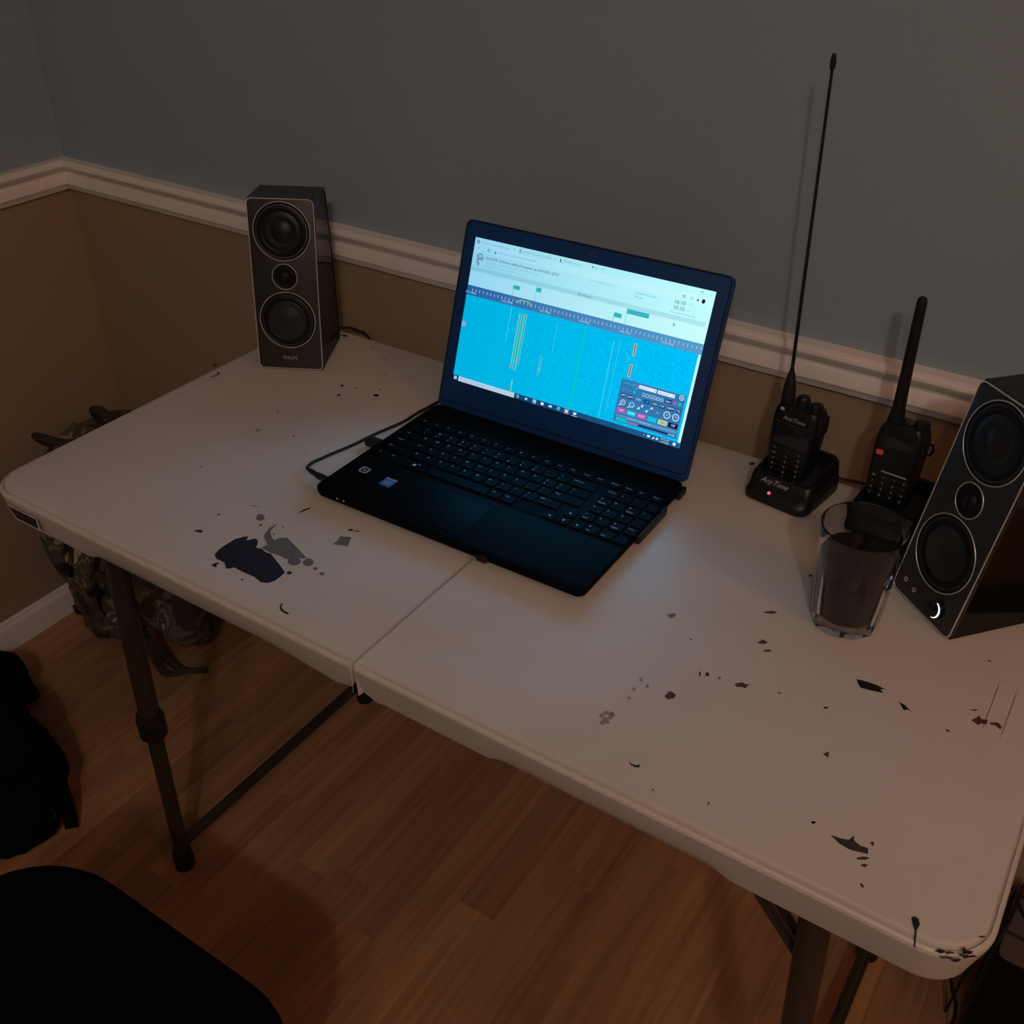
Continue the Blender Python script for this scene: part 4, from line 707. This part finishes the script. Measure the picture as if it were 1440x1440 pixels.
def radio_b():
    t = thing('handheld_radio', 'black handheld radio with thick stubby antenna and a red button, behind the glass', 'radio', (.9765, .5360, TZ + .024), -.10)
    M = RX(-math.radians(4)); w, d, h = .055, .034, .106
    def ring(sx, sy, z, r, cx=0): return [(x, y, z) for x, y in rrect(sx, sy, r, 4, cx, d / 2)]
    b = B(); b.loft([ring(w * .90, d * .8, 0, .006), ring(w * .94, d * .95, .006, .006), ring(w * .94, d, .03, .006), ring(w, d, .062, .007), ring(w, d, h - .020, .007), ring(w * .94, d * .98, h - .008, .007), ring(w * .78, d * .85, h, .008)], M=M)
    b.build('body', M_radio, t)
    P = M @ RX(math.pi / 2)
    b = B(); b.rbox(.038, .0150, -.001, .0007, .002, .0003, M=P, cx=.003, cy=.0850); b.build('screen', mat('lcd_olive', C(40, 42, 40), .15), t)
    b = B(); b.rbox(.0085, .0062, -.0005, .0012, .0015, .0004, M=P, cx=-.0180, cy=.0690); b.build('call_button', mat('button_red', C(235, 78, 92), .4, emit=C(190, 40, 60), estr=.12), t, label='small red button')
    b = B(); b.rbox(.0060, .0050, -.0005, .0008, .002, .0003, M=P, cx=-.0185, cy=.0600); b.build('side_button', M_lcd, t)
    b = B(); b.rbox(.0300, .0016, -.0003, .0006, .0005, .0001, M=P, cx=.0040, cy=.0465); b.build('keypad_bar', M_logo, t)
    lg = [['M', 'v', '^', 'E'], ['1', '2', '3', '*'], ['4', '5', '6', '0'], ['7', '8', '9', '#']]
    for r in range(4):
        for c in range(4):
            cx, cy = -.0180 + c * .0122, .0395 - r * .0078
            b = B(); b.rbox(.0100, .0058, -.0005, .0011, .0015, .0004, M=P, cx=cx, cy=cy, n=1); k = b.build('keypad_key', M_blackp, t, smooth=None)
            b = B(); b.text(lg[r][c], .0042, M=P @ T(cx, cy, .0012)); b.build('key_legend', M_white, k, smooth=None)
    b = B(); b.lathe([(.0085, 0), (.0085, .009), (.0078, .0115), (.004, .0125)], 18, M=M @ T(.0165, .016, h - .003)); b.build('control_knob', M_blackp, t)
    b = B(); b.rbox(.010, .014, 0, .004, .002, .001, M=M @ T(.002, .016, h - .002)); b.build('top_light', M_blackp, t)
    b = B(); b.tube([(w / 2 - .002, .020, .088), (w / 2 + .005, .022, .087), (w / 2 + .0065, .022, .080), (w / 2 + .004, .022, .074), (w / 2 - .002, .020, .074)], .0017, 6, M=M); b.build('strap_loop', M_blackr, t)
    b = B(); A0 = M @ Vector((-.0135, .0155, h - .004)); A1 = A0 + Vector((-.0008, -.008, .157))
    fr = [0, .04, .09, .14, .30, .60, .90, .97, .99, 1]; rd = [.0105, .0098, .0082, .0073, .0068, .0062, .0057, .0054, .0044, .0022]
    b.loft([[tuple(A0.lerp(A1, f_) + Vector((r_ * math.cos(2 * math.pi * k / 14), r_ * math.sin(2 * math.pi * k / 14), 0))) for k in range(14)] for f_, r_ in zip(fr, rd)])
    b.build('antenna', M_blackr, t)
radio_b()
b = B(); b.tube(smooth_path([(.885, .604, TZ + .006), (.8966, .6100, TZ + .004), (.9089, .6085, TZ + .0028), (.9250, .6130, TZ + .0025), (.9450, .6170, TZ - .004), (.950, .622, TZ - .04), (.95, .622, .3), (.95, .62, .012)]), .0018, 8)
tag(b.build('charger_wire', M_blackr), 'thin black wire from the back of the left charging cradle', 'cable')

# ---------------------------------------------------------------- glass with dark drink
M_glass = mat('clear_glass', (1, 1, 1, 1), .02, **{'Transmission Weight': 1.0, 'IOR': 1.33})
M_cola = mat('cola', C(26, 11, 7), .06, spec=.15)
GN = 60; GF = 10
def gring(r, z, t, ph=.26):
    """t=0 circle, t=1 flat sided"""
    o = []
    for i in range(GN):
        a = 2 * math.pi * i / GN; q = (a % (2 * math.pi / GF)) - math.pi / GF
        rp = r * math.cos(math.pi / GF) / math.cos(q); rr = r * (1 - t) + rp * t
        o.append((rr * math.cos(a + ph), rr * math.sin(a + ph), z))
    return o
gx, gy = 1.0000, .3410
gl = thing('drinking_glass', 'clear tumbler with flat-sided base holding dark soda, in front of the right speaker', 'glass', (gx, gy, TZ))
gH = .1215
b = B()
b.loft([gring(.0335, .0006, 1), gring(.0352, .002, 1), gring(.0362, .010, 1), gring(.0372, .030, 1), gring(.0388, .060, .9), gring(.0402, .078, .5), gring(.0412, .088, .08), gring(.0425, .105, 0), gring(.0434, gH - .001, 0), gring(.0430, gH, 0),
        gring(.0418, gH, 0), gring(.0414, gH - .001, 0), gring(.0404, .105, 0), gring(.0388, .088, 0), gring(.0372, .070, 0), gring(.0350, .040, .1), gring(.0325, .016, .3), gring(.0290, .0125, .3), gring(.02, .011, 0)])
b.build('glass_wall', M_glass, gl, smooth=22)
b = B(); e_ = .0004
b.loft([gring(.02 - e_, .011 + e_, 0), gring(.0290 - e_, .0125 + e_, .3), gring(.0325 - e_, .016 + e_, .3), gring(.0350 - e_, .040, .1), gring(.0372 - e_, .070, 0), gring(.0386 - e_, .0865, 0), gring(.0380, .0860, 0)], M=T(gx, gy, TZ))
tag(b.build('soda', M_cola, smooth=30), 'dark brown soda filling two thirds of the tumbler', 'drink')

# ---------------------------------------------------------------- camouflage backpack in the corner under the table's left end
cm = bpy.data.materials.new('camouflage'); cm.use_nodes = True; nt = cm.node_tree; p = nt.nodes['Principled BSDF']; p.inputs['Roughness'].default_value = .85
tc = nt.nodes.new('ShaderNodeTexCoord'); n1 = nt.nodes.new('ShaderNodeTexNoise'); n1.inputs['Scale'].default_value = 13; n1.inputs['Detail'].default_value = 3; n1.inputs['Distortion'].default_value = .5
nt.links.new(tc.outputs['Object'], n1.inputs['Vector']); r = nt.nodes.new('ShaderNodeValToRGB'); r.color_ramp.interpolation = 'CONSTANT'
els = r.color_ramp.elements; els[0].color = C(58, 48, 40); els[1].position = .44; els[1].color = C(102, 90, 70)
for q, c in ((.50, C(74, 74, 58)), (.555, C(138, 124, 104)), (.60, C(84, 66, 54)), (.66, C(182, 172, 156))): e = els.new(q); e.color = c
nt.links.new(n1.outputs[0], r.inputs[0]); nt.links.new(r.outputs[0], p.inputs['Base Color'])
M_web = mat('webbing_olive', C(52, 48, 40), .8)
bp = thing('backpack', 'camouflage backpack slumped in the room corner behind the table left end', 'backpack', (-.425, .500, 0)); bp.scale = (.88, .90, .87)
def lump(cx, cy, cz, sx, sy, sz, amp=.012, fr=14, p_=2.6, n=28, taper=0.0, seed=0, M=None, flatbot=True):
    b = B(); rings = []
    for j in range(1, n):
        ph = math.pi * j / n - math.pi / 2; rr = []
        for i in range(n * 2):
            th = math.pi * i / n; sg = lambda v, e: math.copysign(abs(v) ** e, v); e = 2 / p_
            x = sg(math.cos(ph), e) * sg(math.cos(th), e); y = sg(math.cos(ph), e) * sg(math.sin(th), e); z = sg(math.sin(ph), e)
            k = 1 - taper * (z + 1) / 2; P_ = Vector((cx + x * sx * k, cy + y * sy * k, cz + z * sz))
            nn = noise.noise_vector(P_ * fr + Vector((seed, 0, 0))) * amp + noise.noise_vector(P_ * fr * 2.7) * amp * .4
            P_ += nn
            if flatbot: P_.z = max(P_.z, .001)
            rr.append(tuple(P_))
        rings.append(rr)
    return b.loft(rings, M)
lump(0, 0, .27, .165, .125, .275, .020, 11, 2.9, 34, .22).build('pack_body', cm, bp)
lump(-.045, -.115, .15, .095, .055, .135, .016, 16, 3, 22, .15, 3).build('front_pocket', cm, bp)
lump(.125, -.045, .13, .070, .060, .110, .014, 16, 3, 22, .1, 7).build('side_pocket', cm, bp)
lump(.02, -.02, .535, .120, .095, .035, .012, 16, 2.6, 20, .1, 9, flatbot=False).build('top_flap', cm, bp)
def strap(name, pts, w=.012, t=.0018, par=bp, mt=M_web):
    P_ = smooth_path(pts, 6); rings = []
    for i, q in enumerate(P_):
        tv = (P_[min(i + 1, len(P_) - 1)] - P_[max(i - 1, 0)]).normalized(); s = tv.cross(Vector((.2, -1, .3))).normalized(); u = s.cross(tv).normalized()
        rings.append([tuple(q + s * a * w + u * c * t) for a, c in ((-1, -1), (1, -1), (1, 1), (-1, 1))])
    b = B(); b.loft(rings); return b.build(name, mt, par, smooth=30)
strap('shoulder_strap', [(-.10, -.04, .53), (-.15, -.12, .44), (-.155, -.15, .32), (-.145, -.14, .18), (-.11, -.10, .07), (-.05, -.12, .02)], .024, .006, mt=cm)
strap('shoulder_strap', [(.02, -.06, .53), (.03, -.15, .42), (.02, -.185, .30), (.00, -.19, .18), (-.02, -.15, .06)], .022, .006, mt=cm)
strap('compression_strap', [(-.15, -.06, .30), (-.10, -.135, .29), (.0, -.18, .27), (.1, -.155, .26), (.17, -.06, .25)])
strap('compression_strap', [(.05, -.15, .20), (.11, -.155, .14), (.15, -.14, .06), (.19, -.12, .008), (.235, -.085, .006)], .010)
strap('compression_strap', [(.10, -.14, .10), (.14, -.15, .03), (.17, -.145, .006), (.20, -.11, .005)], .009)
strap('haul_handle', [(-.02, -.03, .555), (-.02, -.05, .605), (.015, -.055, .622), (.05, -.05, .60), (.06, -.03, .55)], .009, .003)
strap('haul_handle', [(-.14, -.09, .50), (-.15, -.12, .535), (-.11, -.125, .55), (-.06, -.11, .545), (-.03, -.08, .54)], .008, .003)
for (x_, y_, z_, a) in ((.03, -.19, .225, .3), (-.07, -.178, .235, -.2), (.125, -.155, .12, .4), (-.10, -.16, .09, .2)):
    b = B(); b.rbox(.034, .026, -.005, .006, .005, .002, M=T(x_, y_, z_) @ RZ(a * .4) @ RX(math.pi / 2) @ RZ(a)); bk = b.build('buckle', M_blackp, bp)
    b = B(); b.rbox(.020, .004, .006, .008, .001, .0005, M=T(x_, y_, z_) @ RZ(a * .4) @ RX(math.pi / 2) @ RZ(a)); b.build('buckle_bar', M_blackr, bk)
b = B(); b.tube([(.165 + .014 * math.cos(t * .42), -.160 + .004 * math.sin(t * .42), .055 + .012 * math.sin(t * .42)) for t in range(15)], .002, 6, closed=True); b.build('ring_pull', M_leg, bp)

# ---------------------------------------------------------------- black bag at the left edge, on the floor
M_cloth = mat('black_nylon', C(4, 4, 5), .9, spec=.12, bump=(300, .3, .001))
bg = thing('black_bag', 'black fabric bag with loose straps on the floor at the left edge', 'bag', (-.312, -.008, 0)); bg.scale = (1, 1, .78)
lump(0, 0, .145, .185, .10, .15, .022, 13, 2.7, 26, .3, 20).build('bag_body', M_cloth, bg)
lump(.115, -.035, .07, .085, .085, .075, .018, 16, 2.6, 20, .25, 23).build('side_pouch', M_cloth, bg)
lump(-.175, .165, .075, .075, .035, .075, .014, 16, 2.4, 20, .25, 27).build('end_pouch', M_cloth, bg)
strap('loose_strap', [(.06, .05, .22), (.12, .06, .15), (.155, .045, .08), (.175, .035, .03), (.195, .02, .006)], .014, .003, bg, M_cloth)
strap('loose_strap', [(-.12, .09, .20), (-.10, .13, .15), (-.10, .14, .10), (-.12, .12, .06)], .009, .003, bg, M_cloth)
b = B(); b.tube([(.185 + .011 * math.cos(t * .63), .0 + .004 * math.sin(t * .63), .075 + .009 * math.sin(t * .63)) for t in range(10)], .0014, 6, closed=True); b.build('metal_ring', M_leg, bg)

# ---------------------------------------------------------------- chair
M_seat = mat('seat_black', C(4, 4, 7), .9, spec=.1, bump=(400, .3, .0008))
ch = thing('office_chair', 'black upholstered chair pushed out in front of the table, lower left', 'chair', (.455, -.402, 0))
def cush(w, d, z0, z1, r, M=None, n=8):
    b = B(); hh = z1 - z0
    R = lambda k, z: [(x, y, z) for x, y in rrect(w - 2 * k, d - 2 * k, max(r - k, .01), n)]
    b.loft([R(.03, z0), R(.008, z0 + hh * .12), R(0, z0 + hh * .4), R(.002, z0 + hh * .65), R(.012, z0 + hh * .86), R(.035, z0 + hh * .97), R(.08, z1)], M=M); return b
cush(.50, .47, .355, .432, .13).build('seat', M_seat, ch)
cush(.42, .46, 0, .06, .12, M=T(0, -.30, .70) @ RX(math.radians(96))).build('backrest', M_seat, ch)
b = B(); b.tube([(0, -.17, .375), (0, -.27, .38), (0, -.325, .43), (0, -.325, .62)], .02, 8); b.build('back_bracket', M_blackp, ch)
b = B(); b.lathe([(.028, .08), (.028, .22), (.018, .225), (.018, .355)], 20); b.build('gas_column', M_blackp, ch)
b = B(); b.lathe([(.05, .055), (.05, .085), (.035, .10), (.028, .10)], 20); hub = b.build('hub', M_blackp, ch)
for i in range(5):
    a = math.radians(72 * i + 18); b = B(); b.tube([(.03 * math.cos(a), .03 * math.sin(a), .078), (.22 * math.cos(a), .22 * math.sin(a), .062)], lambda t: .018 - .006 * t, 8); lg = b.build('leg', M_blackp, ch)
    b = B(); b.lathe([(.004, -.012), (.023, -.010), (.023, .010), (.004, .012)], 16, M=T(.22 * math.cos(a), .22 * math.sin(a), .024) @ RZ(a) @ RX(math.pi / 2))
    b.tube([(.22 * math.cos(a), .22 * math.sin(a), .03), (.22 * math.cos(a), .22 * math.sin(a), .062)], .006, 8); b.build('castor', M_blackr, lg)

# ---------------------------------------------------------------- black box and wires on the floor by the right end
bx = thing('subwoofer_box', 'black box on the floor behind the right table corner with wires over its grey top', 'subwoofer', (1.370, .542, 0))
b = B(); b.rbox(.204, .140, .008, .215, .010, .004); b.build('cabinet', mat('box_vinyl', C(8, 7, 7), .6, spec=.2), bx)
b = B(); b.rbox(.200, .136, .2145, .2165, .009, .001); b.build('top_plate', mat('box_top', C(84, 76, 72), .4), bx)
b = B()
for qx in (-.08, .08):
    for qy in (-.05, .05): b.lathe([(.012, 0), (.014, .009)], 12, M=T(qx, qy, 0))
b.build('rubber_foot', M_blackr, bx)
b = B(); b.lathe([(.034, -.004), (.036, .003), (.030, .004), (.028, -.002)], 28, M=T(0, -.07, .11) @ RX(math.pi / 2), closed=True); b.build('bass_port', M_blackp, bx)
for P_ in ([(1.243, .510, .004), (1.248, .512, .12), (1.256, .514, .205), (1.266, .515, .2205), (1.294, .515, .2195), (1.36, .510, .2195), (1.44, .50, .2195), (1.475, .495, .18), (1.478, .50, .01)],
           [(1.243, .580, .004), (1.249, .586, .12), (1.257, .589, .205), (1.267, .589, .2205), (1.281, .585, .2195), (1.33, .56, .2195), (1.40, .53, .2195), (1.474, .53, .19), (1.479, .53, .01)],
           [(1.29, .625, .004), (1.286, .624, .14), (1.281, .618, .205), (1.277, .606, .2205), (1.274, .556, .2195), (1.269, .513, .2185), (1.264, .49, .19), (1.262, .475, .10), (1.262, .46, .004)],
           [(1.236, .602, .004), (1.246, .602, .12), (1.256, .598, .205), (1.268, .587, .2215), (1.287, .555, .2195), (1.33, .51, .2195), (1.37, .48, .2195), (1.385, .466, .19), (1.39, .465, .01)]):
    b = B(); b.tube(smooth_path([(x_ - 1.370, y_ - .542, z_) for x_, y_, z_ in P_]), .0021, 6); b.build('cord', M_blackr, bx)
b = B(); b.tube(smooth_path([(1.10, .625, .004), (1.18, .62, .004), (1.228, .60, .004), (1.236, .572, .004), (1.2445, .548, .004), (1.2535, .530, .004), (1.257, .50, .004), (1.25, .44, .004), (1.27, .38, .004), (1.42, .30, .004)]), .0022, 6)
tag(b.build('floor_wire', M_blackr), 'thin black wire curving over the floor below the right table corner', 'cable')
